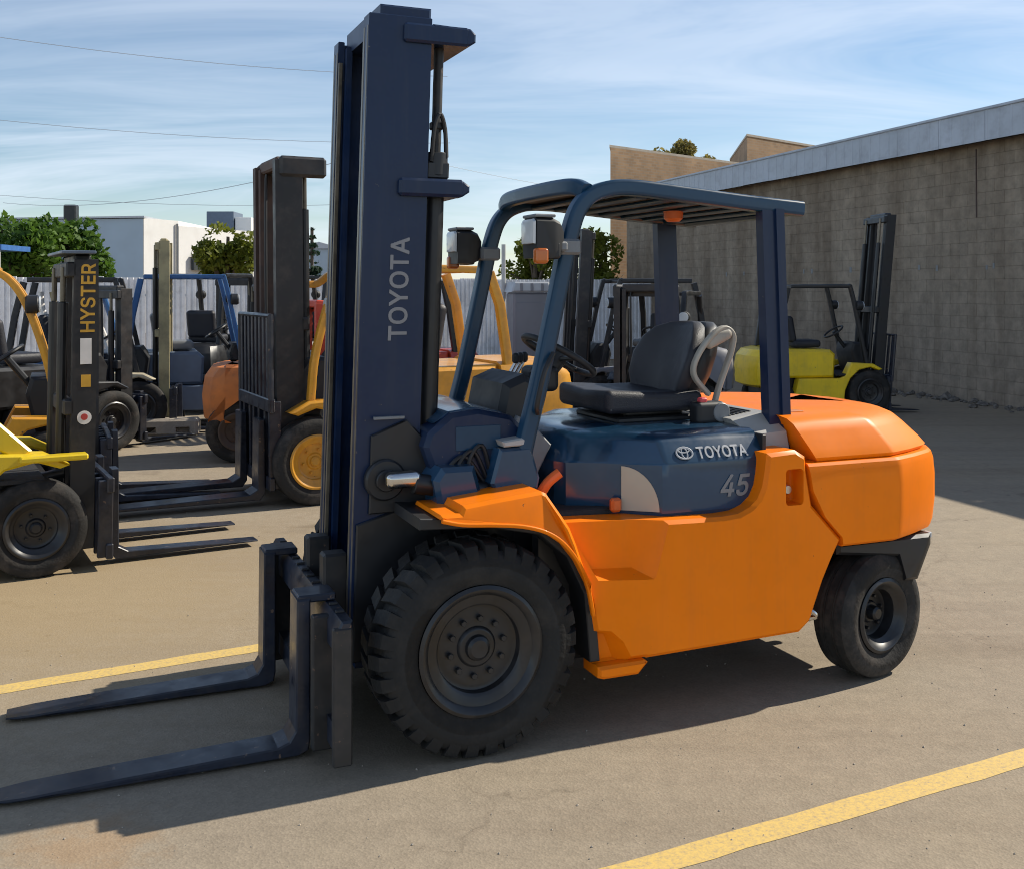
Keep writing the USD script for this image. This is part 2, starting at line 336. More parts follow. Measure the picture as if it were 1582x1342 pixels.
def inset(P, b):
    P = np.asarray(P, float)
    A = np.roll(P, 1, 0)
    B = np.roll(P, -1, 0)

    def nrm(d):
        n = np.stack([-d[:, 1], d[:, 0]], 1)
        return n / np.maximum(np.linalg.norm(n, axis=1, keepdims=True), 1e-9)
    n1, n2 = nrm(P - A), nrm(B - P)
    m = n1 + n2
    m /= np.maximum(np.linalg.norm(m, axis=1, keepdims=True), 1e-6)
    c = np.clip((m * n1).sum(1), 0.45, 1)
    return P + m * (b / c)[:, None]


def prism(poly, y0, y1, b=0.006):
    """polygon in (x, z) run along y with bevelled rims"""
    P = np.asarray(poly, float)
    a = 0.5 * np.sum(P[:, 0] * np.roll(P[:, 1], -1) - np.roll(P[:, 0], -1) * P[:, 1])
    if a < 0:
        P = P[::-1]
    b = min(b, abs(y1 - y0) * 0.4)
    I = inset(P, b)
    n = len(P)
    V = []
    for y, Q in ((y0, I), (y0 + b, P), (y1 - b, P), (y1, I)):
        V += [(q[0], y, q[1]) for q in Q]
    F = []
    for l in range(3):
        for i in range(n):
            j = (i + 1) % n
            p, q, r, s = l * n + i, l * n + j, (l + 1) * n + j, (l + 1) * n + i
            F += [(p, q, r), (p, r, s)]
    T = mapbox_earcut.triangulate_float64(np.ascontiguousarray(I), np.array([n], np.uint32)).reshape(-1, 3)
    F += [tuple(t) for t in T[:, ::-1]] + [tuple(t + 3 * n) for t in T]
    m = trimesh.Trimesh(np.array(V), np.array(F), process=False)
    trimesh.repair.fix_normals(m)
    return fixv(m)


def smooth_path(pts, n=8):
    """Catmull-Rom through the points"""
    P = np.asarray(pts, float)
    Q = np.vstack([2 * P[0] - P[1], P, 2 * P[-1] - P[-2]])
    out = []
    for i in range(1, len(Q) - 2):
        for t in np.linspace(0, 1, n, endpoint=False):
            a, b, c, d = Q[i - 1], Q[i], Q[i + 1], Q[i + 2]
            out.append(0.5 * (2 * b + (c - a) * t + (2 * a - 5 * b + 4 * c - d) * t ** 2 + (3 * b - a - 3 * c + d) * t ** 3))
    out.append(P[-1])
    return np.array(out)


def sweep(pts, section, up=(0, 1, 0), closed=False):
    """closed 2-D section swept along a path; section x goes along the side vector nearest to up"""
    P = np.asarray(pts, float)
    S = np.asarray(section, float)
    n, k = len(P), len(S)
    V = []
    for i in range(n):
        a, c = (P[(i - 1) % n], P[(i + 1) % n]) if closed else (P[max(i - 1, 0)], P[min(i + 1, n - 1)])
        t = c - a
        t /= np.linalg.norm(t)
        u = np.asarray(up, float)
        if abs(t @ u) > 0.95:
            u = np.array([1.0, 0, 0]) if abs(t[0]) < 0.9 else np.array([0, 0, 1.0])
        u = u - t * (t @ u)
        u /= np.linalg.norm(u)
        w = np.cross(t, u)
        V += [P[i] + s[0] * u + s[1] * w for s in S]
    F = []
    for i in range(n if closed else n - 1):
        for j in range(k):
            p, q = i * k + j, i * k + (j + 1) % k
            r, s = ((i + 1) % n) * k + (j + 1) % k, ((i + 1) % n) * k + j
            F += [(p, q, r), (p, r, s)]
    if not closed:
        for j in range(1, k - 1):
            F += [(0, j + 1, j), ((n - 1) * k, (n - 1) * k + j, (n - 1) * k + j + 1)]
    return fixv(trimesh.Trimesh(np.array(V), np.array(F), process=False))


def circ(r, n=12):
    a = np.arange(n) / n * 2 * math.pi
    return np.stack([r * np.cos(a), r * np.sin(a)], 1)


def rrect(w, h, r=0.01, n=3):
    out = []
    for cx, cy, a0 in ((w / 2 - r, h / 2 - r, 0), (-w / 2 + r, h / 2 - r, 90), (-w / 2 + r, -h / 2 + r, 180), (w / 2 - r, -h / 2 + r, 270)):
        for k in range(n + 1):
            a = math.radians(a0 + 90 * k / n)
            out.append((cx + r * math.cos(a), cy + r * math.sin(a)))
    return np.array(out)


def tube(pts, r, n=12, closed=False, up=(0, 1, 0)):
    return sweep(pts, circ(r, n), up=up, closed=closed)


def lathe(profile, n=48, axis='y', at=(0, 0, 0)):
    """closed or open (r, h) profile spun about the axis"""
    Pf = np.asarray(profile, float)
    k = len(Pf)
    a = np.arange(n) / n * 2 * math.pi
    V = []
    for t in a:
        for r, h in Pf:
            if axis == 'y':
                V.append((r * math.cos(t), h, r * math.sin(t)))
            elif axis == 'z':
                V.append((r * math.cos(t), r * math.sin(t), h))
            else:
                V.append((h, r * math.cos(t), r * math.sin(t)))
    F = []
    for i in range(n):
        for j in range(k - 1):
            p, q, r, s = i * k + j, i * k + j + 1, ((i + 1) % n) * k + j + 1, ((i + 1) % n) * k + j
            F += [(p, q, r), (p, r, s)]
    m = trimesh.Trimesh(np.array(V) + np.array(at, float), np.array(F), process=False)
    m.merge_vertices()
    m.update_faces(m.nondegenerate_faces())
    trimesh.repair.fix_normals(m)
    return fixv(m)


def cyl(r, p0, p1, n=20, b=0.004):
    """cylinder between two points with chamfered rims"""
    p0, p1 = np.asarray(p0, float), np.asarray(p1, float)
    h = np.linalg.norm(p1 - p0)
    b = min(b, h * 0.3, r * 0.5)
    m = lathe([(0, 0), (r - b, 0), (r, b), (r, h - b), (r - b, h), (0, h)], n=n, axis='z')
    T = trimesh.geometry.align_vectors([0, 0, 1], (p1 - p0) / h)
    T[:3, 3] = p0
    m.apply_transform(T)
    return m


def loft(rings, cap=True):
    """rings with equal counts of 3-D points"""
    R = np.asarray(rings, float)
    L, n = R.shape[:2]
    F = []
    for l in range(L - 1):
        for i in range(n):
            j = (i + 1) % n
            p, q, r, s = l * n + i, l * n + j, (l + 1) * n + j, (l + 1) * n + i
            F += [(p, q, r), (p, r, s)]
    V = list(R.reshape(-1, 3))
    if cap:
        for l, rev in ((0, True), (L - 1, False)):
            V.append(R[l].mean(0))
            c = len(V) - 1
            for i in range(n):
                t = (c, l * n + i, l * n + (i + 1) % n)
                F.append(t[::-1] if rev else t)
    m = trimesh.Trimesh(np.array(V), np.array(F), process=False)
    return fixv(m)


def boolean(a, *bs):
    import manifold3d as mf

    def M(m):
        m = trimesh.Trimesh(m.vertices, m.faces, process=True)
        m.merge_vertices(digits_vertex=6)
        return mf.Manifold(mf.Mesh(np.asarray(m.vertices, np.float32), np.asarray(m.faces, np.uint32)))
    A = M(a)
    for b in bs:
        A = A - M(b)
    o = A.to_mesh()
    return trimesh.Trimesh(o.vert_properties[:, :3], o.tri_verts, process=True)


def rot(m, deg, axis, at=(0, 0, 0)):
    m = m.copy()
    m.apply_transform(trimesh.transformations.rotation_matrix(math.radians(deg), axis, at))
    return m


def place_text(text, height, origin, ex, ey, depth=0.002, bold=True, squeeze=1.0, skew=0.0):
    """lettering whose reading direction is ex and whose up direction is ey"""
    m = meshkit.text_mesh(text, height, depth, bold)
    v = np.array(m.vertices)
    ex, ey = np.asarray(ex, float), np.asarray(ey, float)
    ez = np.cross(ex, ey)
    x = v[:, 0] * squeeze + v[:, 1] * skew
    m.vertices = np.asarray(origin, float) + x[:, None] * ex + v[:, 1:2] * ey + v[:, 2:3] * ez
    return m


# ---------------------------------------------------------------- scene helpers
COUNT = {}


def numbered(parent, name):
    key = (parent, name)
    k = COUNT.get(key, 0)
    COUNT[key] = k + 1
    return parent + '/' + name + (f'_{k:03d}' if k else '')


def path_of(parent):
    return '/World' if parent is None else str(parent.GetPath())


def obj(name, m, mat, parent=None, smooth=30, label=None, category=None, group=None, kind=None):
    """one Mesh prim"""
    p = numbered(path_of(parent), name)
    if isinstance(m, (list, tuple)):
        m = cat(*m)
    g = usdkit.mesh(stage, p, m, MAT[mat], smooth=smooth)
    g.CreateDoubleSidedAttr(True)
    tagk(g.GetPrim(), label=label, category=category, group=group, kind=kind)
    return g.GetPrim()


def thing(name, label, category, loc=(0, 0, 0), rz=0.0, group=None, scale=None, pitch=0.0):
    x = UsdGeom.Xform.Define(stage, numbered('/World', name))
    x.AddTranslateOp().Set(Gf.Vec3d(*map(float, loc)))
    x.AddRotateZOp().Set(float(rz))
    if scale:
        x.AddScaleOp().Set(Gf.Vec3f(*([scale] * 3)))
    tagk(x.GetPrim(), label=label, category=category, group=group)
    return x.GetPrim()


def part(name, parent, label=None):
    x = UsdGeom.Xform.Define(stage, numbered(path_of(parent), name))
    tagk(x.GetPrim(), label=label)
    return x.GetPrim()


def px(x, y_depth):
    """world X of photo column x at depth"""
    return (x - 791.0) / 1620.0 * y_depth


def zx(y, depth):
    return CAM_H - (y - 450.0) / 1620.0 * depth

# ================================================================ THE SETTING
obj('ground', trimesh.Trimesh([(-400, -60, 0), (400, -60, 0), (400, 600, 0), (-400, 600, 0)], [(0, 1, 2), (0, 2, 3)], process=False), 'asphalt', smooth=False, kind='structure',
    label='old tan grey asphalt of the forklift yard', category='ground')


def line_on_ground(p, q, w, label):
    p, q = np.array(p, float), np.array(q, float)
    d = (q - p) / np.linalg.norm(q - p)
    n = np.array([-d[1], d[0]]) * w / 2
    t = np.linspace(0, 1, 60)
    L = [p + (q - p) * s + n * (1 + 0.05 * nrg.normal()) for s in t]
    R = [p + (q - p) * s - n * (1 + 0.05 * nrg.normal()) for s in t]
    V = [(a[0], a[1], 0.0016) for a in L] + [(a[0], a[1], 0.0016) for a in R]
    F = []
    for i in range(59):
        F += [(60 + i, 60 + i + 1, i + 1), (60 + i, i + 1, i)]
    obj('painted_line', trimesh.Trimesh(V, F, process=False), 'yellow_line', smooth=False, label=label, category='painted line')


line_on_ground((-0.6, 2.79), (6.6, 6.37), 0.112, 'worn yellow line crossing the bottom right corner of the asphalt')
line_on_ground((-5.5, 3.06), (0.6, 6.35), 0.115, 'worn yellow line on the asphalt just behind the lowered forks')

# ---- concrete block wall with sheet metal fascia, on the right
WA, WANG = np.array([7.86, 16.1]), math.degrees(math.atan2(0.952, -0.305))
wall = thing('block_wall_building', 'long shaded grey concrete block wall with blue grey sheet metal fascia', 'building', (WA[0], WA[1], 0), WANG)
T0, T1, ROWS, BW, BH = -9.0, 14.9, 21, 0.40, 0.20
obj('wall', cbox(T0, T1, -0.22, -0.012, 0, ROWS * BH + 0.02, 0.004), 'mortar', wall, smooth=False)


def block(t0, t1, r):
    g = 0.0012
    p = 0.002 * rng.random()
    return cbox(t0 + g, t1 - g, -0.03, 0.0 + p, r * BH + g, (r + 1) * BH - g, 0.003)


rest = []
for r in range(ROWS):
    off = 0 if r % 2 else BW / 2
    x = T0 + off - BW
    while x < T1 - 0.02:
        a, b = max(x, T0), min(x + BW, T1)
        x += BW
        if b - a < 0.05:
            continue
        if -0.4 <= a < 5.2:
            obj('concrete_block', block(a, b, r), 'block', wall, smooth=False)
        else:
            rest.append(block(a, b, r))
obj('far_blocks', rest, 'block', wall, smooth=False, kind='stuff')
FZ0, FZ1 = 4.16, 4.64
t = T0
while t < T1 + 0.3:
    t2 = min(t + 1.05, T1 + 0.35)
    n = 4
    prof = []
    for i in range(n):                       # shallow ribs
        u0 = t + 0.004 + (t2 - t - 0.008) * i / n
        du = (t2 - t - 0.008) / n
        prof += [(u0, 0.33), (u0 + 0.78 * du, 0.33), (u0 + 0.84 * du, 0.337), (u0 + 0.94 * du, 0.337)]
    prof += [(t2 - 0.004, 0.33)]
    prof = np.array(prof)
    back = prof[::-1] - np.array([0, 0.012])
    poly = np.vstack([prof, back])
    m = prism(np.stack([poly[:, 0], poly[:, 1]], 1), FZ0 + 0.01 * rng.random(), FZ1 + 0.004 * rng.random(), 0.0005)
    m.vertices = m.vertices[:, [0, 2, 1]]
    m.invert()
    fixv(m)
    obj('fascia_panel', m, 'fascia_sheet', wall, smooth=False)
    t = t2
obj('fascia_cap', cbox(T0, T1 + 0.36, 0.24, 0.36, FZ1 + 0.006, FZ1 + 0.05, 0.008), 'fascia_sheet', wall)
obj('soffit', cbox(T0, T1 + 0.3, -0.22, 0.31, FZ0 + 0.07, FZ0 + 0.10, 0.004), 'dark_block', wall)
obj('roof', cbox(T0, T1 + 0.3, -9, 0.23, FZ1 - 0.12, FZ1 - 0.04, 0.01), 'galvanised', wall)
obj('end_wall', cbox(T1 - 0.22, T1, -9, -0.23, 0, ROWS * BH + 0.1, 0.004), 'mortar', wall)
obj('drip_pipe', tube([(0.9, 0.10, 4.1), (0.9, 0.09, 3.0)], 0.012, 8), 'rust_dark', wall)
# white scrawled paint dashes half way up the wall, as the photograph shows them
marks = []
for tt in (0.6, 0.75, 1.9, 2.35, 3.55, 4.3, 5.6, 5.9, 7.2, 7.6, 8.3, 9.1):
    z = 2.17 + 0.02 * rng.uniform(-1, 1)
    marks.append(cbox(tt, tt + rng.uniform(0.03, 0.09), 0.004, 0.0065, z, z + rng.uniform(0.05, 0.11), 0.001))
obj('chalk_mark', marks, 'grey_plastic', wall, smooth=False, kind='stuff')
# rubble and leaf litter gathered at the foot of the wall
st = []
for i in range(420):
    tt, yy = rng.uniform(-4, T1), abs(rng.gauss(0, 0.22)) + 0.03
    r = rng.uniform(0.015, 0.06) * (1.6 if rng.random() < 0.06 else 1)
    s = trimesh.creation.icosphere(subdivisions=1, radius=r)
    s.vertices = s.vertices * np.array([rng.uniform(0.8, 1.4), rng.uniform(0.8, 1.4), rng.uniform(0.5, 0.9)]) * (1 + 0.2 * nrg.normal(size=s.vertices.shape))
    s.apply_translation((tt, yy, r * 0.4))
    st.append(s)
m = cat(*st)
m.apply_transform(trimesh.transformations.rotation_matrix(math.radians(WANG), (0, 0, 1)))
m.apply_translation((WA[0], WA[1], 0))
obj('rubble', m, 'gravel', smooth=False, kind='stuff', label='dark rubble and litter gathered along the foot of the block wall', category='rubble')

# ---- tan brick building behind the far end of the wall
tb = thing('tan_brick_building', 'sunlit tan brick building with a raised parapet behind the block wall', 'building', (3.0, 32.0, 0), math.degrees(math.atan2(0.669, 0.743)))
c_, s_ = 0.743, 0.669


def loc(v):
    return (v[0] * c_ + v[1] * s_, -v[0] * s_ + v[1] * c_)


rb = loc((0.12 * 7, 0.99 * 7))


def plan_block(t0, t1, z0, z1):
    q = [(t0, 0), (t1, 0), (t1 + rb[0], rb[1]), (t0 + rb[0], rb[1])]
    return loft([[(a, b, z0) for a, b in q], [(a, b, z1) for a, b in q]])


obj('wall', plan_block(0, 26, 0, 6.2), 'tan_brick', tb, smooth=False)
obj('coping', plan_block(-0.04, 26, 6.2, 6.27), 'concrete', tb, smooth=False)
m = plan_block(7.0, 19, 6.27, 7.22)
m.apply_translation((0, -0.03, 0))
obj('parapet', m, 'tan_brick', tb, smooth=False)
m = plan_block(6.95, 19, 7.22, 7.30)
m.apply_translation((0, -0.05, 0))
obj('parapet_coping', m, 'concrete', tb, smooth=False)

# ---- white warehouse far left
D0 = 45.0
wx = px(222, D0)
wb = thing('white_warehouse', 'low white warehouse beyond the fence with a blue grey shaded side', 'building', (wx, D0, 0))


def poly_block(P, z0, z1):
    return loft([[(a, b, z0) for a, b in P], [(a, b, z1) for a, b in P]])


obj('shaded_wall', poly_block([(-7, 1.2), (-0.02, 0), (-0.02, 3), (-7, 4)], 0, 4.92), 'grey_cladding_and_shade', wb, smooth=False)  # white building's unlit side: its shade is put into the blue grey colour
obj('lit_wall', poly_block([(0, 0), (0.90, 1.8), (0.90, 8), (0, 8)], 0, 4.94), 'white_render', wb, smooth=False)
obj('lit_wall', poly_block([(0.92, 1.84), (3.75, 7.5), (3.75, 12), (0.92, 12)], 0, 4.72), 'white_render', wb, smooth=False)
obj('roof_edge', poly_block([(-7.05, 1.1), (0.05, -0.1), (0.05, 3), (-7.05, 4)], 4.95, 5.03), 'galvanised', wb, smooth=False)
obj('window', poly_block([(1.30, 2.44), (1.75, 3.34), (1.90, 3.28), (1.45, 2.38)], 2.75, 3.45), 'window_dark', wb, smooth=False)
obj('downpipe', tube([(0.91, 1.66, 0), (0.91, 1.66, 4.8)], 0.05, 8), 'grey_plastic', wb)

pb = thing('rooftop_plant_block', 'small dark blue grey block on a rooftop behind the middle tree', 'building', (px(340, 58), 58, 0))
obj('wall', cbox(-0.75, 0.75, 0, 2, 0, zx(327, 58), 0.02), 'dark_block', pb)
obj('parapet', cbox(0.8, 1.7, 0.1, 2, 0, zx(336, 58), 0.02), 'white_render', pb)
fb = thing('far_grey_shed', 'far grey shed glimpsed behind the rusty mast', 'building', (px(490, 52), 52, 0))
obj('wall', cbox(-1.0, 1.2, 0, 3, 0, zx(385, 52), 0.02), 'grey_cladding_and_shade', fb)
obj('roof', prism([(-1.1, zx(385, 52) + .01), (1.3, zx(385, 52) + .01), (0.1, zx(374, 52))], -0.1, 3.1, 0.01), 'galvanised', fb)
fl = thing('floodlight_pole', 'small dark floodlight head on a post above the left tree', 'floodlight', (px(110, 34), 34, 0))
obj('post', tube([(0, 0, 0), (0, 0, zx(342, 34))], 0.06, 10), 'pole_steel', fl)
obj('lamp_head', cbox(-0.20, 0.20, -0.16, 0.16, zx(344, 34), zx(317, 34), 0.04), 'black_paint', fl)
aw = thing('blue_awning', 'blue awning roof showing past the left edge tree', 'awning', (px(-20, 27), 27, 0))
obj('canopy', prism([(-1.6, zx(385, 27)), (0.75, zx(388, 27)), (0.75, zx(380, 27)), (-1.6, zx(367, 27))], -0.8, 0.8, 0.01), 'tarp_blue', aw)
obj('post', tube([(0.65, -0.7, 0), (0.65, -0.7, zx(389, 27))], 0.04, 8), 'pole_steel', aw)
obj('post', tube([(-1.4, -0.7, 0), (-1.4, -0.7, zx(389, 27))], 0.04, 8), 'pole_steel', aw)

# ---- corrugated sheet fence
FA, FB = np.array([-12.5, 19.0]), np.array([3.2, 27.5])
fd = (FB - FA) / np.linalg.norm(FB - FA)
fen = thing('corrugated_fence', 'pale corrugated metal sheet fence closing the yard behind the forklifts', 'fence', (FA[0], FA[1], 0), math.degrees(math.atan2(fd[1], fd[0])))
FL, PW = float(np.linalg.norm(FB - FA)), 0.80
k = 0
while k * PW < FL:
    pr_ = []
    for i in range(7):
        u0, du = k * PW + i * PW / 7, PW / 7
        pr_ += [(u0 + 0.002, 0.0), (u0 + 0.30 * du, 0.0), (u0 + 0.42 * du, -0.032), (u0 + 0.86 * du, -0.032)]
    pr_ += [((k + 1) * PW - 0.004, 0.0)]
    pr_ = np.array(pr_)
    poly = np.vstack([pr_, pr_[::-1] + np.array([0, 0.006])])
    m = prism(poly, 0.05, 2.10 + 0.02 * rng.uniform(-1, 1), 0.0004)
    m.vertices = m.vertices[:, [0, 2, 1]]
    m.invert()
    fixv(m)
    obj('fence_panel', m, 'fence_sheet', fen, smooth=False)
    if k % 3 == 0:
        obj('fence_post', cbox(k * PW - 0.03, k * PW + 0.03, 0.02, 0.09, 0, 2.02, 0.006), 'galvanised', fen)
    k += 1
obj('fence_rail', cbox(0, FL, 0.02, 0.06, 1.70, 1.75, 0.004), 'galvanised', fen)
obj('fence_rail', cbox(0, FL, 0.02, 0.06, 0.45, 0.50, 0.004), 'galvanised', fen)


# ---- trees
def leaves(centres, radii, n, size, seed, flat=1.0):
    g = np.random.default_rng(seed)
    w = np.array(radii) ** 2
    idx = g.choice(len(centres), n, p=w / w.sum())
    d = g.normal(size=(n, 3))
    d /= np.linalg.norm(d, axis=1, keepdims=True)
    rr = np.array(radii)[idx] * (0.45 + 0.62 * g.random(n) ** 0.6)
    C = np.array(centres)[idx] + d * rr[:, None] * np.array([1, 1, flat])
    keep = meshkit.noise(C * 1.7, seed) > 0.30
    C, d = C[keep], d[keep]
    n = len(C)
    a = g.normal(size=(n, 3)) + 0.6 * d
    a /= np.linalg.norm(a, axis=1, keepdims=True)
    b = np.cross(a, g.normal(size=(n, 3)))
    b /= np.linalg.norm(b, axis=1, keepdims=True)
    c = np.cross(a, b)
    s = size * (0.6 + 0.8 * g.random(n))[:, None]
    V = np.stack([C - b * s, C + c * s * 0.55, C + b * s, C - c * s * 0.55], 1).reshape(-1, 3)
    i = np.arange(n)[:, None] * 4
    F = np.vstack([i + np.array([0, 1, 2]), i + np.array([0, 2, 3])])
    return trimesh.Trimesh(V, F, process=False)


def tree(label, x, y, h, blobs, mat, n, size, seed, group=None):
    t = thing('tree', label, 'tree', (x, y, 0), group=group)
    g = random.Random(seed)
    tr = [sweep([(0, 0, 0), (0.05, 0, h * 0.3), (-0.04, 0.03, h * 0.6), (0.02, 0, h * 0.85)], circ(0.035 * h, 8))]
    v = tr[0].vertices
    v[:, :2] *= (1 - 0.75 * v[:, 2:3] / h)
    for (bx, by, bz, br) in blobs:
        z0 = h * g.uniform(0.25, 0.5)
        lim = sweep(smooth_path([(0, 0, z0), (bx * 0.45, by * 0.45, (z0 + bz) / 2 + 0.1), (bx, by, bz)], 4), circ(0.012 * h, 6))
        tr.append(lim)
    obj('trunk', tr, 'bark', t)
    obj('crown', leaves([b[:3] for b in blobs], [b[3] for b in blobs], n, size, seed), mat, t, smooth=False)
    return t


def crown(g, w, h0, h1, n, r):
    out = []
    for i in range(n):
        z = g.uniform(h0, h1)
        f = math.sqrt(max(0.05, 1 - abs((z - (h0 + h1) / 2) / ((h1 - h0) / 2)) ** 2)) if h1 > h0 else 1
        a, q = g.uniform(0, 6.283), w * f * math.sqrt(g.random())
        out.append((q * math.cos(a), q * math.sin(a), z, r * g.uniform(0.7, 1.25)))
    return out


g_ = random.Random(3)
tree('broad dark green tree behind the fence at the left edge', px(22, 30), 30, 4.2, crown(g_, 1.5, 1.9, 3.6, 15, 0.55), 'leaf_green', 5200, 0.11, 11)
tree('smaller dark green tree joined to the left edge tree, below the floodlight', px(105, 31), 31, 3.8, crown(g_, 0.8, 2.0, 3.5, 10, 0.5), 'leaf_green', 3400, 0.11, 12)
tree('round yellow green tree in front of the white warehouse', px(352, 34), 34, 4.2, crown(g_, 0.85, 1.9, 3.55, 14, 0.50), 'leaf_yellow_green', 4600, 0.10, 13)
tree('green tree seen under the near headlamp through the cab', px(828, 29), 29, 3.8, crown(g_, 0.85, 1.6, 3.2, 12, 0.48), 'leaf_yellow_green', 2900, 0.09, 14)
tree('yellow green shrubby tree left of the tan brick corner, seen through the cab', px(915, 29), 29, 3.6, crown(g_, 0.6, 1.5, 3.2, 9, 0.42), 'leaf_yellow_green', 1900, 0.09, 15)
tree('tree top with dry olive leaves above the tan brick parapet', px(1052, 46), 46, 8.5, crown(g_, 1.35, 6.6, 8.0, 14, 0.50), 'leaf_olive', 5200, 0.10, 16)
ft = thing('conifer', 'small dark conifer behind the rusty mast', 'tree', (px(482, 38), 38, 0))
ch = zx(352, 38)
obj('trunk', sweep([(0, 0, 0), (0, 0, ch)], circ(0.06, 8)), 'bark', ft)
cen = [(0, 0, z, 0.10 + 0.75 * (ch - z) / ch) for z in np.linspace(0.8, ch - 0.05, 12)]
obj('crown', leaves([c[:3] for c in cen], [c[3] for c in cen], 2600, 0.085, 21, 0.4), 'leaf_fir', ft, smooth=False)


# ---- overhead wires
def wire(a, b, depth0, depth1, label, sag=0.25):
    P0 = np.array([px(a[0], depth0), depth0, zx(a[1], depth0)])
    P1 = np.array([px(b[0], depth1), depth1, zx(b[1], depth1)])
    t = np.linspace(-0.4, 1.4, 30)
    pts = P0 + (P1 - P0) * t[:, None]
    pts[:, 2] += sag * ((2 * t - 1) ** 2 - 1)
    obj('power_line', tube(pts, 0.0075, 6, up=(0, 1, 0)), 'wire_black', label=label, category='wire')


wire((0, 186), (520, 220), 30, 34, 'thin overhead wire running level with the top of the rusty mast', 0.1)
wire((0, 302), (430, 318), 36, 38, 'lowest overhead wire, just above the warehouse roof', 0.1)
wire((90, 318), (395, 281), 34, 26, 'overhead wire that climbs from the left tree towards the rusty mast', 0.15)
wire((690, 256), (960, 303), 40, 48, 'overhead wire between the big mast and the cab roof', 0.1)
wire((0, 58), (520, 112), 26, 30, 'highest overhead wire at the top left of the sky', 0.1)

# ---- low concrete wheel stop, cabinet, pole
ws = thing('concrete_wheel_stop', 'low concrete kerb block with dark slots lying behind the left forklift', 'wheel stop', (px(232, 13.2), 13.2, 0), 8)
body = cbox(-0.55, 0.60, -0.12, 0.12, 0, 0.21, 0.03)
obj('block', boolean(body, *[cbox(x, x + 0.17, -0.2, -0.05, 0.04, 0.11, 0.004) for x in (-0.42, -0.08, 0.33)]), 'concrete', ws)
cb = thing('grey_cabinet', 'grey steel cabinet with a pale lid, seen through the cab', 'cabinet', (px(815, 15), 15, 0), 12)
obj('body', cbox(-0.26, 0.26, -0.25, 0.25, 0.08, zx(452, 15), 0.03), 'grey_cabinet', cb)
obj('lid', prism([(-0.29, zx(452, 15) + .004), (0.29, zx(452, 15) + .004), (0.25, zx(436, 15)), (-0.25, zx(436, 15))], -0.28, 0.28, 0.02), 'galvanised', cb)
for x in (-0.15, 0, 0.15):
    obj('lid_rib', cbox(x - 0.02, x + 0.02, -0.292, -0.283, zx(450, 15), zx(438, 15), 0.003), 'grey_cabinet', cb)
obj('door', cbox(-0.22, 0.22, -0.262, -0.253, 0.2, 1.65, 0.004), 'grey_cabinet', cb)
obj('handle', cbox(0.14, 0.17, -0.285, -0.264, 0.9, 1.05, 0.004), 'black_plastic', cb)
pp = thing('vent_pipe', 'thin pale bent pipe standing beside the grey cabinet', 'pipe', (px(778, 15.2), 15.2, 0))
obj('pipe', tube(smooth_path([(0, 0, 0), (0, 0, 1.6), (0, 0, zx(378, 15.2)), ], 6), 0.032, 10), 'pole_steel', pp)
obj('elbow', tube(smooth_path([(0.02, 0, zx(440, 15.2)), (0.10, 0, zx(443, 15.2)), (0.16, 0, zx(440, 15.2))], 4), 0.03, 8), 'pole_steel', pp)

# loose grit lying on the asphalt near the camera
gv, gf, gn = [], [], 0
oct_v = np.array([(1, 0, 0), (-1, 0, 0), (0, 1, 0), (0, -1, 0), (0, 0, 1), (0, 0, -1)], float)
oct_f = np.array([(0, 2, 4), (2, 1, 4), (1, 3, 4), (3, 0, 4), (2, 0, 5), (1, 2, 5), (3, 1, 5), (0, 3, 5)])
for i in range(1300):
    yy = 2.4 + 7.5 * nrg.random() ** 1.6
    xx = nrg.uniform(-0.62, 0.62) * yy
    r = 0.0018 + 0.0036 * nrg.random() ** 3
    a = nrg.uniform(0, 6.28)
    v = oct_v * r * nrg.uniform(0.6, 1.3, 3)
    v = np.stack([v[:, 0] * math.cos(a) - v[:, 1] * math.sin(a) + xx, v[:, 0] * math.sin(a) + v[:, 1] * math.cos(a) + yy, v[:, 2] + r * 0.4], 1)
    gv.append(v)
    gf.append(oct_f + gn)
    gn += 6
obj('grit', trimesh.Trimesh(np.vstack(gv), np.vstack(gf), process=False), 'concrete', smooth=False, kind='stuff', label='loose grit scattered over the asphalt', category='grit')

# ================================================================ THE BIG ORANGE FORKLIFT (local x runs backwards along the truck, y away from the camera side)
HERO = (-0.1105, 4.04, 0.0)
HRZ = 22.4
VC = 0.74                                                   # middle of the truck
hero = thing('forklift', 'large orange and navy forklift in the foreground with lowered forks and a tall navy mast', 'forklift', HERO, HRZ)


def mir(m):
    m = m.copy()
    v = np.array(m.vertices)
    v[:, 1] = 2 * VC - v[:, 1]
    m.vertices = v
    m.invert()
    return m


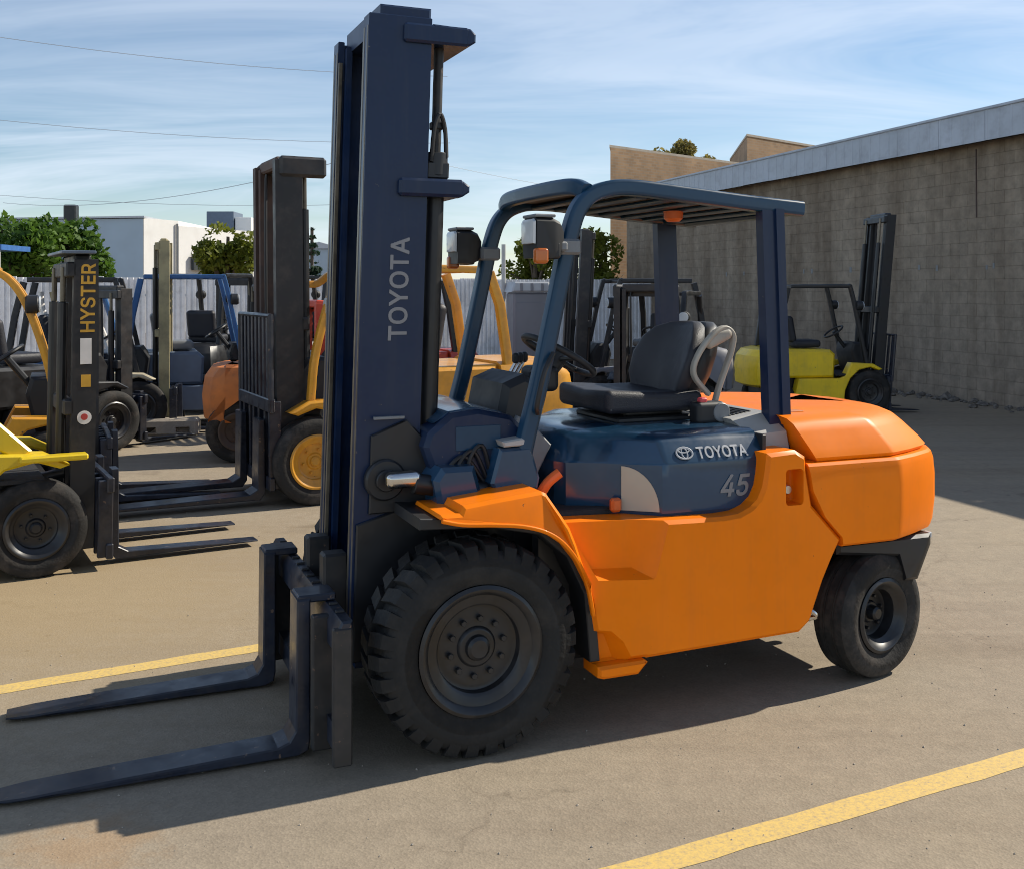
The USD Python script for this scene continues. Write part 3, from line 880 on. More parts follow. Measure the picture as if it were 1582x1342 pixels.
# ---- wheels
def tyre_mesh(R, w, rim, n_lug=0, lug_frac=0.66, skew=0.06, depth=0.028, shoulder=0.04):
    """axis y, outer face at y=0, inner face at y=w"""
    r0 = R - (depth if n_lug else 0)
    prof = [(rim, 0.055), (rim + 0.012, 0.018), (rim + 0.03, 0.010), (rim + 0.40 * (r0 - rim), 0.0), (r0 - 1.3 * shoulder, 0.0), (r0 - 0.55 * shoulder, 0.010), (r0 - 0.12 * shoulder, 0.028), (r0, 0.06)]
    if not n_lug:
        for k in (0.36, 0.40, 0.60, 0.64):                  # shallow ribs of a plain tread
            prof += [(r0, w * k - 0.006), (r0 - 0.004, w * k), ]
        prof += [(r0, w * 0.68)]
    prof += [(r0, w - 0.06), (r0 - 0.12 * shoulder, w - 0.028), (r0 - 0.55 * shoulder, w - 0.010), (r0 - 1.3 * shoulder, w), (rim + 0.03, w - 0.01), (rim, w - 0.055), (rim, 0.055)]
    ms = [lathe(prof, n=72)]
    pitch = 2 * math.pi / max(n_lug, 1)
    for side in (0, 1):
        for k in range(n_lug):
            a0 = k * pitch + side * pitch * 0.5
            h = pitch * lug_frac / 2
            pts = []
            for (yy, da, ro, ri) in ((0.006, 0, R - 0.048, R - 0.085), (0.022, 0, R - 0.012, R - 0.085), (0.05, 0.004, R, r0 - 0.02), (w * 0.47, skew, R, r0 - 0.02)):
                y = yy if side == 0 else w - yy
                for s in (-1, 1):
                    for r in (ro, ri):
                        a = a0 + s * h * (0.94 if r == ro else 1.0) + da
                        pts.append((r * math.cos(a), y, r * math.sin(a)))
            ms.append(hull(pts))
    return cat(*ms)


def add_wheel(parent, name, x, y, z, R, w, rim, flip, lugs=0, tyre='tyre_rubber', rimmat='rim_black', nuts=8, dish=0.075, label=None, steer=0.0):
    wh = part(name, parent, label)

    def put(m):
        m = m.copy()
        if steer:
            m.apply_transform(trimesh.transformations.rotation_matrix(math.radians(-steer if flip else steer), (0, 0, 1), (0, w * 0.7, 0)))
        if flip:
            v = np.array(m.vertices)
            v[:, 1] *= -1
            m.vertices = v
            m.invert()
        m.apply_translation((x, y, z))
        return m
    obj('tyre', put(tyre_mesh(R, w, rim, lugs)), tyre, wh, smooth=35)
    ri = rim * 0.70
    obj('rim', put(lathe([(rim + 0.004, 0.050), (rim + 0.010, 0.012), (rim - 0.004, 0.004), (rim - 0.018, 0.010), (rim - 0.030, 0.026), (ri + 0.012, 0.034), (ri, 0.045), (ri - 0.004, dish), (ri - 0.02, dish + 0.006),
                          (rim * 0.33, dish + 0.004), (rim * 0.30, dish - 0.006), (rim * 0.27, dish - 0.010), (0, dish - 0.010), (0, w - 0.05), (rim + 0.004, w - 0.05)], n=64)), rimmat, wh, smooth=30)
    obj('hub_cap', put(lathe([(0, 0.025 + dish * .2), (rim * 0.14, 0.025 + dish * .2), (rim * 0.19, 0.034 + dish * .2), (rim * 0.21, dish - 0.011), (0, dish - 0.011)], n=24)), rimmat, wh)
    for k in range(nuts):
        a = 2 * math.pi * k / nuts + 0.2
        c = np.array([rim * 0.46 * math.cos(a), 0, rim * 0.46 * math.sin(a)])
        obj('wheel_nut', put(cyl(rim * 0.052, c + (0, dish - 0.016, 0), c + (0, dish + 0.012, 0), 6, 0.002)), rimmat, wh, smooth=False)
    return wh


for flip, y, nm in ((False, 0.0, 'front'), (True, 2 * VC, 'front')):
    add_wheel(hero, 'front_wheel', 0, y, 0.42, 0.42, 0.30, 0.245, flip, lugs=30, nuts=10)
for flip, y in ((False, 0.085), (True, 2 * VC - 0.085)):
    add_wheel(hero, 'rear_wheel', 2.02, y, 0.293, 0.293, 0.21, 0.165, flip, tyre='dusty_rubber', nuts=6, dish=0.095, steer=11.5)
obj('front_axle', cyl(0.13, (0, 0.28, 0.42), (0, 2 * VC - 0.28, 0.42), 20), 'black_paint', hero)
obj('steer_axle', cbox(1.92, 2.08, 0.30, 2 * VC - 0.30, 0.22, 0.38, 0.02), 'black_paint', hero)

# ---- orange body
B0, B1 = 0.035, 0.25
body_poly = [(0.371, 0.866), (0.60, 0.857), (0.90, 0.848), (1.12, 0.842), (1.20, 0.848), (1.26, 0.872), (1.30, 0.905), (1.325, 0.955), (1.340, 1.03), (1.348, 1.100), (1.495, 1.108), (1.551, 1.075), (1.557, 1.02), (1.588, 0.855), (1.748, 0.692),
             (1.700, 0.610), (1.650, 0.515), (1.610, 0.420), (1.578, 0.342), (1.520, 0.298), (0.745, 0.286), (0.735, 0.290), (0.503, 0.290), (0.500, 0.43), (0.478, 0.56), (0.445, 0.655), (0.405, 0.735), (0.385, 0.765)]
side = prism(body_poly, B0, B1, 0.016)
# foot recess with sloping floor, deepest at the front, and the smaller relief above the step plate
rec = hull([(0.375, B0 - 0.02, 0.90), (0.375, B0 + 0.075, 0.90), (0.39, B0 - 0.02, 0.83), (0.40, B0 + 0.075, 0.84), (0.515, B0 - 0.02, 0.625), (0.515, B0 + 0.070, 0.665), (0.80, B0 - 0.02, 0.600), (0.78, B0 + 0.004, 0.625), (0.88, B0 - 0.02, 0.90), (0.86, B0 + 0.004, 0.90), (0.70, B0 + 0.062, 0.655), (0.72, B0 + 0.066, 0.90)])
rec.apply_translation((0, 0, 0))
cutf = hull([(0.45, B0 - 0.05, 0.90), (0.30, B0 - 0.05, 0.95), (0.30, 0.5, 0.95), (0.30, 0.5, 0.80), (0.45, 0.5, 0.90)])
rec2 = hull([(0.45, B0 - 0.02, 0.25), (0.45, B0 - 0.02, 0.455), (0.45, B0 + 0.045, 0.30), (0.45, B0 + 0.045, 0.42), (0.58, B0 - 0.02, 0.43), (0.66, B0 - 0.02, 0.36), (0.72, B0 - 0.02, 0.25), (0.60, B0 + 0.045, 0.30), (0.56, B0 + 0.045, 0.40)])
pock = rbox(1.440, 1.535, B0 - 0.04, B0 + 0.085, 0.865, 1.025, 0.018)
side = boolean(side, rec, rec2, pock)
obj('side_panel', side, 'orange_paint', hero, smooth=28)
obj('side_panel', mir(side), 'orange_paint', hero, smooth=28)
step = prism([(0.503, 0.245), (0.503, 0.289), (0.725, 0.289), (0.735, 0.280), (0.69, 0.236), (0.53, 0.236)], 0.008, 0.16, 0.012)
obj('step', step, 'orange_paint', hero)
obj('step', mir(step), 'orange_paint', hero)
fend = [(-0.165, 0.958), (-0.085, 0.958), (-0.070, 0.984), (0.06, 0.997), (0.262, 1.014), (0.285, 1.004), (0.335, 0.92), (0.372, 0.866), (0.400, 0.800), (0.440, 0.690), (0.470, 0.590), (0.455, 0.630), (0.405, 0.725), (0.345, 0.800), (0.270, 0.852), (0.170, 0.884),
        (0.050, 0.902), (-0.080, 0.910), (-0.130, 0.920), (-0.172, 0.944)]
fm = prism(fend, 0.0, 0.34, 0.012)
v = np.array(fm.vertices)                                    # flare: the upper part leans inwards
v[:, 1] += np.where(v[:, 1] < 0.17, np.clip((v[:, 2] - 0.93) / 0.10, 0, 1) * 0.05, 0)
fm.vertices = v
obj('fender', fm, 'orange_paint', hero, smooth=28)
obj('fender', mir(fm), 'orange_paint', hero, smooth=28)
lip = sweep(smooth_path([(-0.165, 0.004, 0.938), (-0.08, 0.004, 0.918), (0.05, 0.004, 0.906), (0.17, 0.004, 0.890), (0.27, 0.004, 0.858), (0.345, 0.004, 0.806), (0.41, 0.010, 0.725), (0.455, 0.018, 0.63), (0.486, 0.026, 0.50)], 5), rrect(0.022, 0.016, 0.006), up=(0, 1, 0))
obj('fender_lip', lip, 'orange_paint', hero)
obj('fender_lip', mir(lip), 'orange_paint', hero)
obj('latch', cyl(0.022, (1.49, 0.085, 0.925), (1.49, 0.118, 0.925), 14), 'chrome', hero)
obj('tie_down_hook', tube(smooth_path([(1.59, 0.10, 0.38), (1.62, 0.08, 0.365), (1.635, 0.08, 0.345), (1.61, 0.10, 0.33)], 5), 0.012, 8), 'chrome', hero)
# dark underbody
obj('chassis', [cbox(0.30, 1.55, 0.20, 2 * VC - 0.20, 0.26, 0.84, 0.02), cbox(-0.16, 0.32, 0.42, 2 * VC - 0.42, 0.30, 0.93, 0.02), cbox(1.5, 2.3, 0.36, 2 * VC - 0.36, 0.36, 0.70, 0.02)], 'black_paint', hero)
inner_arch = prism([(-0.24, 0.90), (0.05, 0.885), (0.26, 0.84), (0.38, 0.74), (0.46, 0.58), (0.485, 0.30), (0.53, 0.30), (0.50, 0.62), (0.40, 0.79), (0.27, 0.875), (0.05, 0.92), (-0.24, 0.945)], 0.05, 0.42, 0.004)
obj('wheel_arch_liner', inner_arch, 'black_plastic', hero)
obj('wheel_arch_liner', mir(inner_arch), 'black_plastic', hero)


# ---- counterweight: rings in plan, from the bottom up
def cw_ring(z, v0, xr, xf, r=1.0):
    xc = 2.09 - (2.60 - xr) * 0.55
    half = [(xf, v0), (xf + 0.35 * (xc - xf), v0), (xf + 0.7 * (xc - xf), v0), (xc - 0.02, v0), (xc, v0 + 0.002), (xc + 0.02, v0 + 0.009)]
    q = xr - xc
    half += [(xc + 0.30 * q, v0 + 0.058), (xc + 0.60 * q, v0 + 0.130), (xc + 0.72 * q, v0 + 0.178), (xc + 0.82 * q, v0 + 0.245), (xc + 0.91 * q, v0 + 0.340), (xc + 0.97 * q, v0 + 0.45), (xr, v0 + 0.58)]
    full = half + [(a, 2 * VC - b) for a, b in half[::-1]]
    return [(a, b, z) for a, b in full]


def xf_of(z):
    return float(np.interp(z, [0.69, 0.855, 1.02, 1.075], [1.756, 1.597, 1.566, 1.560]))


lower = loft([cw_ring(z, v0, xr, xf_of(z)) for z, v0, xr in
              ((0.655, 0.055, 2.555, 0), (0.668, 0.036, 2.575, 0), (0.70, 0.030, 2.585, 0), (0.80, 0.028, 2.60, 0), (0.92, 0.028, 2.60, 0), (1.00, 0.030, 2.59, 0), (1.028, 0.036, 2.58, 0), (1.040, 0.055, 2.56, 0), (1.043, 0.09, 2.52, 0))
              for (z, v0, xr, _) in ((z, v0, xr, 0),)] if False else
             [cw_ring(z, v0, xr, xf_of(z)) for z, v0, xr in ((0.655, 0.055, 2.555), (0.668, 0.036, 2.575), (0.70, 0.030, 2.585), (0.80, 0.028, 2.60), (0.92, 0.028, 2.60), (1.00, 0.030, 2.59), (1.030, 0.036, 2.58), (1.042, 0.046, 2.57), (1.046, 0.062, 2.55))])
obj('counterweight', lower, 'orange_paint', hero, smooth=14)
upper = loft([cw_ring(z, v0, xr, xf) for z, v0, xr, xf in ((1.047, 0.062, 2.545, 1.63), (1.056, 0.056, 2.55, 1.622), (1.064, 0.052, 2.555, 1.615), (1.10, 0.070, 2.525, 1.600), (1.17, 0.118, 2.46, 1.575), (1.205, 0.142, 2.42, 1.562),
                                                           (1.228, 0.175, 2.37, 1.550), (1.240, 0.23, 2.30, 1.535), (1.246, 0.33, 2.20, 1.530))])
obj('counterweight_top', upper, 'orange_paint', hero, smooth=19)
obj('vent_slot', cbox(1.56, 1.72, 0.27, 0.33, 1.240, 1.2475, 0.002), 'rust_orange', hero)
bump = prism([(1.78, 0.652), (2.50, 0.652), (2.50, 0.60), (2.42, 0.44), (2.34, 0.44), (2.30, 0.56), (1.78, 0.60)], 0.10, 2 * VC - 0.10, 0.015)
v = np.array(bump.vertices)
e = np.abs(v[:, 1] - VC) / 0.64
v[:, 0] -= np.where(v[:, 0] > 2.25, 0.17 * e ** 3, 0)
bump.vertices = v
obj('rear_skirt', bump, 'black_paint', hero)
obj('tail_lamp', cbox(2.345, 2.372, 0.135, 0.175, 0.622, 0.650, 0.004), 'lamp_lens', hero)  # no lamp: pale chip painted in for a white glint under the counterweight
obj('tow_pin', cyl(0.03, (2.50, VC, 0.5), (2.50, VC, 0.64), 14), 'black_paint', hero)


# ---- engine hood
def hood_ring(z, d, df=0.0, x1=1.39):
    v0 = 0.12 + d
    half = [(x1, v0), (1.22, v0), (1.05, v0), (0.90, v0), (0.865, v0 + 0.005), (0.715 + df * .6, v0 + 0.118), (0.66 + df, v0 + 0.165), (0.60 + df, v0 + 0.20), (0.52 + df, v0 + 0.24), (0.49 + df, v0 + 0.30), (0.48 + df, VC - 0.1)]
    return [(a, b, z) for a, b in half + [(a, 2 * VC - b) for a, b in half[::-1]]]


hood = loft([hood_ring(0.84, 0.012), hood_ring(0.86, 0.0), hood_ring(0.92, -0.004), hood_ring(1.00, -0.004), hood_ring(1.065, 0.0), hood_ring(1.075, 0.004, 0.005), hood_ring(1.155, 0.055, 0.05), hood_ring(1.178, 0.085, 0.075), hood_ring(1.192, 0.13, 0.10), hood_ring(1.200, 0.22, 0.15)])
obj('engine_hood', hood, 'hood_paint', hero, smooth=22)
obj('hood_seam', [cbox(1.385, 1.405, 0.13, 2 * VC - 0.13, 0.86, 1.17, 0.003)], 'black_plastic', hero)
# cream quarter disc on the front corner of the hood, lettering on the sloping band, numerals on the side
e1 = np.array([0.715 - 0.865, 0.113, 0.0])
e1 /= np.linalg.norm(e1)
nn = np.array([e1[1], -e1[0], 0])
if nn[1] > 0:
    nn = -nn
org = np.array([0.865, 0.12 + 0.005 - 0.004, 0.868])
poly2 = [(0.0, 0.0), (0.165, 0.0), (0.165, 0.19)] + [(0.165 - 0.165 * math.sin(q), 0.19 * math.cos(q)) for q in np.linspace(0.08, math.pi / 2 - 0.02, 12)]
P3 = [org + e1 * (q + 0.012) + np.array([0, 0, r]) for q, r in poly2]
tri = mapbox_earcut.triangulate_float64(np.array(poly2), np.array([len(poly2)], np.uint32)).reshape(-1, 3)
front = np.array(P3) + nn * 0.0035
obj('cream_decal', trimesh.Trimesh(front, tri, process=False), 'decal_cream', hero, smooth=False)
band_up = np.array([0, 0.051, 0.08])
band_up /= np.linalg.norm(band_up)
bn = np.array([0, -band_up[2], band_up[1]])
tb0 = np.array([1.045, 0.1275, 1.085]) + bn * 0.002
obj('maker_lettering', place_text('TOYOTA', 0.052, tb0, (1, 0, 0), band_up, 0.002, True, 0.86), 'decal_silver', hero, smooth=False)
oc = np.array([0.985, 0.1275, 1.085]) + bn * 0.003 + band_up * 0.028


def ellipse_ring(c, a, b, r):
    t = np.linspace(0, 2 * math.pi, 28, endpoint=False)
    return tube([c + np.array([1, 0, 0]) * a * math.cos(x) + band_up * b * math.sin(x) for x in t], r, 6, closed=True, up=bn)


obj('maker_emblem', [ellipse_ring(oc, 0.040, 0.027, 0.004), ellipse_ring(oc, 0.014, 0.025, 0.003), ellipse_ring(oc + band_up * 0.012, 0.026, 0.011, 0.003)], 'decal_silver', hero)
obj('capacity_numerals', place_text('45', 0.090, (1.140, 0.1135, 0.915), (1, 0, 0), (0, 0, 1), 0.002, True, 0.97, 0.22), 'decal_grey', hero, smooth=False)
for y0 in (0.30,):
    obj('latch_handle', cbox(0.665, 0.715, 0.20, 0.235, 0.865, 0.925, 0.012), 'orange_plastic', hero)
obj('floor_lever', tube(smooth_path([(0.36, 0.30, 0.93), (0.40, 0.28, 1.0), (0.45, 0.27, 1.04)], 4), 0.022, 10), 'orange_plastic', hero)
obj('floor_lever', rbox(0.34, 0.39, 0.40, 0.45, 0.93, 1.06, 0.022), 'orange_plastic', hero)
obj('floor', cbox(-0.05, 0.70, 0.256, 2 * VC - 0.256, 0.845, 0.880, 0.006), 'floor_rubber', hero)
obj('radiator_cover', loft([[(1.40, 0.20, 1.0), (1.60, 0.20, 1.0), (1.60, 1.28, 1.0), (1.40, 1.28, 1.0)], [(1.37, 0.20, 1.16), (1.565, 0.20, 1.17), (1.565, 1.28, 1.17), (1.37, 1.28, 1.16)], [(1.33, 0.30, 1.222), (1.525, 0.30, 1.250), (1.525, 1.18, 1.250), (1.33, 1.18, 1.222)]]), 'radiator_grey', hero)
for k in range(6):
    obj('cover_louvre', rot(cbox(1.365 + 0.022 * k, 1.376 + 0.022 * k, 0.36, 1.12, 1.222 + 0.00315 * k + 0.0035, 1.2295 + 0.00315 * k + 0.0035, 0.002), 0, (0, 1, 0)), 'black_plastic', hero)

# ---- seat
obj('seat_suspension', [cbox(0.86, 1.30, 0.52, 0.96, 1.195, 1.225, 0.01), cbox(0.92, 1.24, 0.56, 0.92, 1.22, 1.262, 0.01)], 'black_plastic', hero)
seat = part('seat', hero)
cu = rbox(0.78, 1.30, 0.47, 1.01, 1.245, 1.325, 0.036)
v = np.array(cu.vertices)
cu = cu.subdivide()
v = np.array(cu.vertices)
v[:, 2] += np.where(v[:, 2] > 1.28, 0.02 * np.abs((v[:, 1] - VC) / 0.27) ** 2.5 + 0.02 * np.clip((0.89 - v[:, 0]) / 0.1, 0, 1), 0)
cu.vertices = v
obj('cushion', cu, 'seat_vinyl', seat, smooth=50)
obj('cushion_trim', [rbox(0.80, 1.06, 0.474, 0.49, 1.262, 1.285, 0.007)], 'grey_plastic', seat)
# back: rounded shield tilted backwards
bp = []
for k, (zz, hw, th) in enumerate(((1.29, 0.17, 0.03), (1.31, 0.215, 0.055), (1.40, 0.262, 0.07), (1.50, 0.272, 0.068), (1.58, 0.245, 0.06), (1.63, 0.19, 0.05), (1.655, 0.11, 0.03), (1.66, 0.05, 0.012))):
    xc = 1.235 + (zz - 1.29) * 0.36
    ring = []
    for t in np.linspace(0, 2 * math.pi, 28, endpoint=False):
        c, s = math.cos(t), math.sin(t)
        ex = abs(c) ** 0.55 * np.sign(c)
        ey = abs(s) ** 0.75 * np.sign(s)
        ring.append((xc + th * ex - 0.10 * (ey ** 2) * hw / 0.27 + 0.03, VC + hw * ey, zz + 0.25 * th * -ex * 0))
    bp.append(ring)
obj('backrest', loft(bp), 'seat_vinyl', seat, smooth=50)
obj('back_shell', loft([[(a + 0.075, VC + (b - VC) * 0.95, c) for a, b, c in r] for r in bp[1:-1]]), 'black_plastic', seat, smooth=50)
for s in (-1,):
    yb = VC + s * 0.265
    loop = smooth_path([(1.325, yb, 1.32), (1.245, yb + s * .01, 1.40), (1.235, yb + s * .015, 1.46), (1.275, yb + s * .015, 1.535), (1.345, yb + s * .01, 1.605), (1.415, yb, 1.635), (1.462, yb, 1.60), (1.455, yb, 1.53), (1.42, yb, 1.44), (1.385, yb, 1.355), (1.36, yb, 1.28)], 5)
    g1 = sweep(loop, rrect(0.034, 0.022, 0.008), up=(0, 1, 0))
    g2 = hull(np.vstack([trimesh.creation.icosphere(subdivisions=2, radius=0.030).vertices * np.array([1, .8, 1]) + np.array(p) for p in ((1.425, yb, 1.605), (1.37, yb, 1.600), (1.33, yb, 1.565))]))
    obj('hip_rest', [g1, g2], 'beige_plastic', seat, smooth=50)
con = rbox(1.20, 1.36, 0.37, 0.46, 1.19, 1.295, 0.025)
console = part('control_console', hero)
obj('housing', con, 'black_plastic', console)
obj('dial', cyl(0.045, (1.33, 0.365, 1.245), (1.33, 0.385, 1.245), 18), 'grey_plastic', console)
obj('button', rbox(1.225, 1.265, 0.385, 0.425, 1.285, 1.315, 0.012), 'red_button', console)

# ---- dash, steering, front cowl
cowl = prism([(-0.03, 0.90), (-0.095, 1.06), (-0.135, 1.17), (-0.115, 1.23), (-0.02, 1.305), (0.10, 1.318), (0.25, 1.285), (0.31, 1.23), (0.26, 1.10), (0.24, 0.90)], 0.32, 2 * VC - 0.32, 0.02)
obj('front_cowl', cowl, 'navy_paint', hero, smooth=25)  # darker navy puts the shade on the cowl side into its colour
obj('cowl_top_pad', prism([(-0.085, 1.262), (-0.02, 1.310), (0.10, 1.323), (0.22, 1.297), (0.215, 1.290), (0.10, 1.315), (-0.015, 1.301)], 0.36, 2 * VC - 0.36, 0.002), 'hood_paint', hero)  # brighter blue cap, painting in the light on top of the cowl
for k in range(3):
    obj('brake_hose', tube(smooth_path([(-0.02 + 0.05 * k, 0.312, 0.96), (-0.05 + 0.05 * k, 0.300, 1.06 + 0.02 * k), (0.03 + 0.04 * k, 0.306, 1.13 + 0.02 * k), (0.12 + 0.02 * k, 0.314, 1.02)], 5), 0.009, 7), 'black_plastic', hero)
obj('cowl_panel', cbox(0.00, 0.20, 0.3165, 0.323, 1.15, 1.25, 0.003), 'guard_paint', hero)
obj('cowl_grille', [cbox(-0.128, -0.10, 0.40, 2 * VC - 0.40, 1.13 + 0.0, 1.15, 0.004)], 'black_plastic', hero)
obj('lower_front_panel', prism([(-0.10, 0.92), (-0.125, 1.05), (-0.09, 1.10), (0.05, 1.10), (0.10, 0.92)], 0.22, 2 * VC - 0.22, 0.02), 'hood_paint', hero)
kick = prism([(0.33, 0.90), (0.30, 1.20), (0.335, 1.265), (0.40, 1.235), (0.50, 1.13), (0.44, 1.02), (0.39, 0.90)], 0.46, 0.49, 0.006)
obj('kick_panel', kick, 'grey_plastic', hero)
obj('kick_panel', mir(kick), 'grey_plastic', hero)
obj('instrument_pod', prism([(0.26, 1.20), (0.30, 1.40), (0.40, 1.44), (0.50, 1.38), (0.46, 1.24), (0.38, 1.18)], 0.52, 0.96, 0.03), 'black_plastic', hero)
ax = np.array([0.50, 0, 0.86])
ax /= np.linalg.norm(ax)
sc_ = np.array([0.665, VC, 1.505])
obj('steering_column', [cyl(0.045, np.array([0.40, VC, 1.20]) - 0, sc_ - ax * 0.02, 16), rbox(0.49, 0.64, VC - 0.07, VC + 0.07, 1.34, 1.46, 0.03)], 'black_plastic', hero)
ua = np.cross(ax, (0, 1, 0))
ring = [sc_ + 0.185 * (math.cos(t) * ua + math.sin(t) * np.array([0, 1, 0])) for t in np.linspace(0, 2 * math.pi, 40, endpoint=False)]
sw = part('steering_wheel', hero)
obj('rim', tube(ring, 0.016, 10, closed=True, up=ax), 'black_plastic', sw, smooth=50)
for t in (0.6, 2.6, 4.7):
    obj('spoke', tube([sc_ - ax * 0.02, sc_ + 0.18 * (math.cos(t) * ua + math.sin(t) * np.array([0, 1, 0]))], 0.013, 8, up=ax), 'black_plastic', sw)
obj('boss', cyl(0.045, sc_ - ax * 0.035, sc_ + ax * 0.012, 16), 'black_plastic', sw)
for k, (lx, ly) in enumerate(((0.56, 1.02), (0.60, 1.06), (0.64, 1.10))):
    lv = part('lift_lever', hero)
    obj('stem', tube(smooth_path([(lx - 0.18, ly - 0.03, 1.20), (lx - 0.06, ly, 1.36), (lx, ly, 1.46)], 4), 0.009, 8), 'chrome', lv)
    obj('knob', rbox(lx - 0.018, lx + 0.018, ly - 0.018, ly + 0.018, 1.45, 1.505, 0.016), 'black_plastic', lv)
obj('direction_lever', [tube([(0.50, 0.70, 1.43), (0.49, 0.52, 1.48)], 0.008, 8), rbox(0.475, 0.505, 0.50, 0.54, 1.465, 1.495, 0.013)], 'black_plastic', hero)
obj('pedal', [cbox(0.18, 0.30, 0.98, 1.06, 0.90, 0.915, 0.004), cbox(0.18, 0.27, 0.72, 0.80, 0.93, 0.945, 0.004)], 'black_plastic', hero)

# ---- overhead guard
GY, GT = 0.275, 2.245


def guard_side(m):
    return m


pil = smooth_path([(0.268, GY, 1.00), (0.285, GY, 1.15), (0.355, GY, 1.42), (0.432, GY, 1.76), (0.500, GY, 2.06), (0.555, GY, 2.185), (0.650, GY, 2.245), (0.80, GY, 2.262), (1.10, GY, 2.240), (1.40, GY, 2.215), (1.70, GY, 2.196)], 6)
pm = sweep(pil, rrect(0.075, 0.070, 0.018, 4), up=(0, 1, 0))
obj('front_pillar', pm, 'guard_paint', hero, smooth=40)
obj('front_pillar', mir(pm), 'guard_paint', hero, smooth=40)
gus = prism([(0.155, 0.965), (0.125, 1.02), (0.165, 1.16), (0.305, 1.165), (0.345, 1.03), (0.335, 0.985)], 0.235, 0.36, 0.012)
obj('pillar_foot', gus, 'hood_paint', hero)
obj('pillar_foot', mir(gus), 'hood_paint', hero)
obj('door_post_pad', prism([(0.185, 1.166), (0.175, 1.19), (0.27, 1.20), (0.315, 1.17)], 0.238, 0.33, 0.006), 'radiator_grey', hero)  # pale cap that paints in the lit top of the pillar foot
rp = loft([[(1.505, 0.235, 1.085), (1.620, 0.235, 1.085), (1.620, 0.298, 1.085), (1.505, 0.298, 1.085)], [(1.462, 0.24, 2.20), (1.580, 0.24, 2.20), (1.580, 0.292, 2.20), (1.462, 0.292, 2.20)]])
rib = loft([[(1.57, 0.222, 1.085), (1.615, 0.222, 1.085), (1.615, 0.236, 1.085), (1.57, 0.236, 1.085)], [(1.53, 0.227, 2.19), (1.575, 0.227, 2.19), (1.575, 0.241, 2.19), (1.53, 0.241, 2.19)]])
rpm = cat(rp, rib)
obj('rear_post', rpm, 'navy_paint', hero, smooth=False)
obj('rear_post', mir(rpm), 'navy_paint', hero, smooth=False)
roof = part('guard_roof', hero)
fx = smooth_path([(0.575, GY - 0.01, 2.235), (0.560, 0.34, 2.262), (0.548, 0.48, 2.270), (0.545, VC, 2.272), (0.548, 1.00, 2.270), (0.560, 1.14, 2.262), (0.575, 2 * VC - GY + 0.01, 2.235)], 5)
obj('front_bar', sweep(fx, rrect(0.075, 0.055, 0.018, 4), up=(0, 0, 1)), 'guard_paint', roof, smooth=40)
obj('rear_bar', cbox(1.62, 1.69, GY, 2 * VC - GY, 2.165, 2.215, 0.012), 'guard_paint', roof)
for x in np.linspace(0.74, 1.52, 7):
    zc = 2.250 - (x - 0.74) * 0.068
    obj('roof_slat', cbox(x - 0.030, x + 0.030, GY + 0.03, 2 * VC - GY - 0.03, zc - 0.022, zc - 0.004, 0.005), 'guard_paint', roof)
obj('rain_sheet', loft([[(0.60, GY + 0.03, 2.262), (1.64, GY + 0.03, 2.206), (1.64, 2 * VC - GY - 0.03, 2.206), (0.60, 2 * VC - GY - 0.03, 2.262)], [(0.60, GY + 0.03, 2.270), (1.64, GY + 0.03, 2.214), (1.64, 2 * VC - GY - 0.03, 2.214), (0.60, 2 * VC - GY - 0.03, 2.270)]]), 'dust_brown', roof, smooth=False)
obj('beacon_lamp', [lathe([(0, 2.145), (0.03, 2.145), (0.045, 2.16), (0.048, 2.195), (0, 2.195)], 20, 'z', (1.22, 0.62, 0))], 'orange_plastic', hero)


# headlamps on the pillars
def headlamp(my):
    def s(m):
        m = m.copy()
        m.apply_translation((0.0, 0.0, 0.0))
        v = np.array(m.vertices)
        v[:, 2] = 1.985 + 0.84 * (v[:, 2] - 1.95)
        if v[:, 0].max() < 0.47:
            v[:, 1] = 0.25 + 0.80 * (v[:, 1] - 0.235)
            v[:, 0] = 0.30 + 0.85 * (v[:, 0] - 0.29)
        m.vertices = v
        return mir(m) if my else m
    h = part('headlamp', hero)
    hs = loft([[(0.295 + dx, 0.235 + dy * k, 2.00 + dz * k) for dy, dz in ((-0.085, -0.095), (0.085, -0.095), (0.095, -0.06), (0.095, 0.085), (0.07, 0.105), (-0.07, 0.105), (-0.095, 0.085), (-0.095, -0.06))] for dx, k in ((0.0, 1.0), (0.09, 1.0), (0.135, 0.82), (0.165, 0.45))])
    obj('housing', s(hs), 'black_plastic', h, smooth=30)
    obj('lens', s(loft([[(0.292 - dx, 0.235 + dy * k, 2.025 + dz * k) for dy, dz in ((-0.08, -0.05), (0.08, -0.05), (0.085, 0.06), (0.06, 0.075), (-0.06, 0.075), (-0.085, 0.06))] for dx, k in ((0.0, 1.0), (0.012, 0.95), (0.018, 0.7))])), 'lamp_lens', h)
    obj('hood_trim', s(cbox(0.288, 0.40, 0.15, 0.32, 2.106, 2.122, 0.006)), 'grey_plastic', h)  # pale strip painting in the light along the housing's top edge
    obj('indicator', s(rbox(0.285, 0.355, 0.128, 0.185, 1.875, 1.955, 0.018)), 'lamp_amber', h)
    obj('indicator_body', s(rbox(0.345, 0.43, 0.15, 0.26, 1.90, 1.99, 0.018)), 'black_plastic', h)
    obj('clamp', s(cat(cbox(0.43, 0.535, GY - 0.052, GY + 0.052, 1.925, 2.005, 0.012), cbox(0.40, 0.46, 0.20, 0.27, 1.94, 1.99, 0.01))), 'grey_plastic', h)


headlamp(False)
headlamp(True)
# pre-cleaner hose and extinguisher-like canister are left off; grab bar on the near pillar
gb = tube(smooth_path([(0.33, 0.228, 1.30), (0.315, 0.20, 1.34), (0.345, 0.195, 1.47), (0.40, 0.225, 1.55)], 5), 0.011, 8)
obj('grab_bar', gb, 'black_plastic', hero)

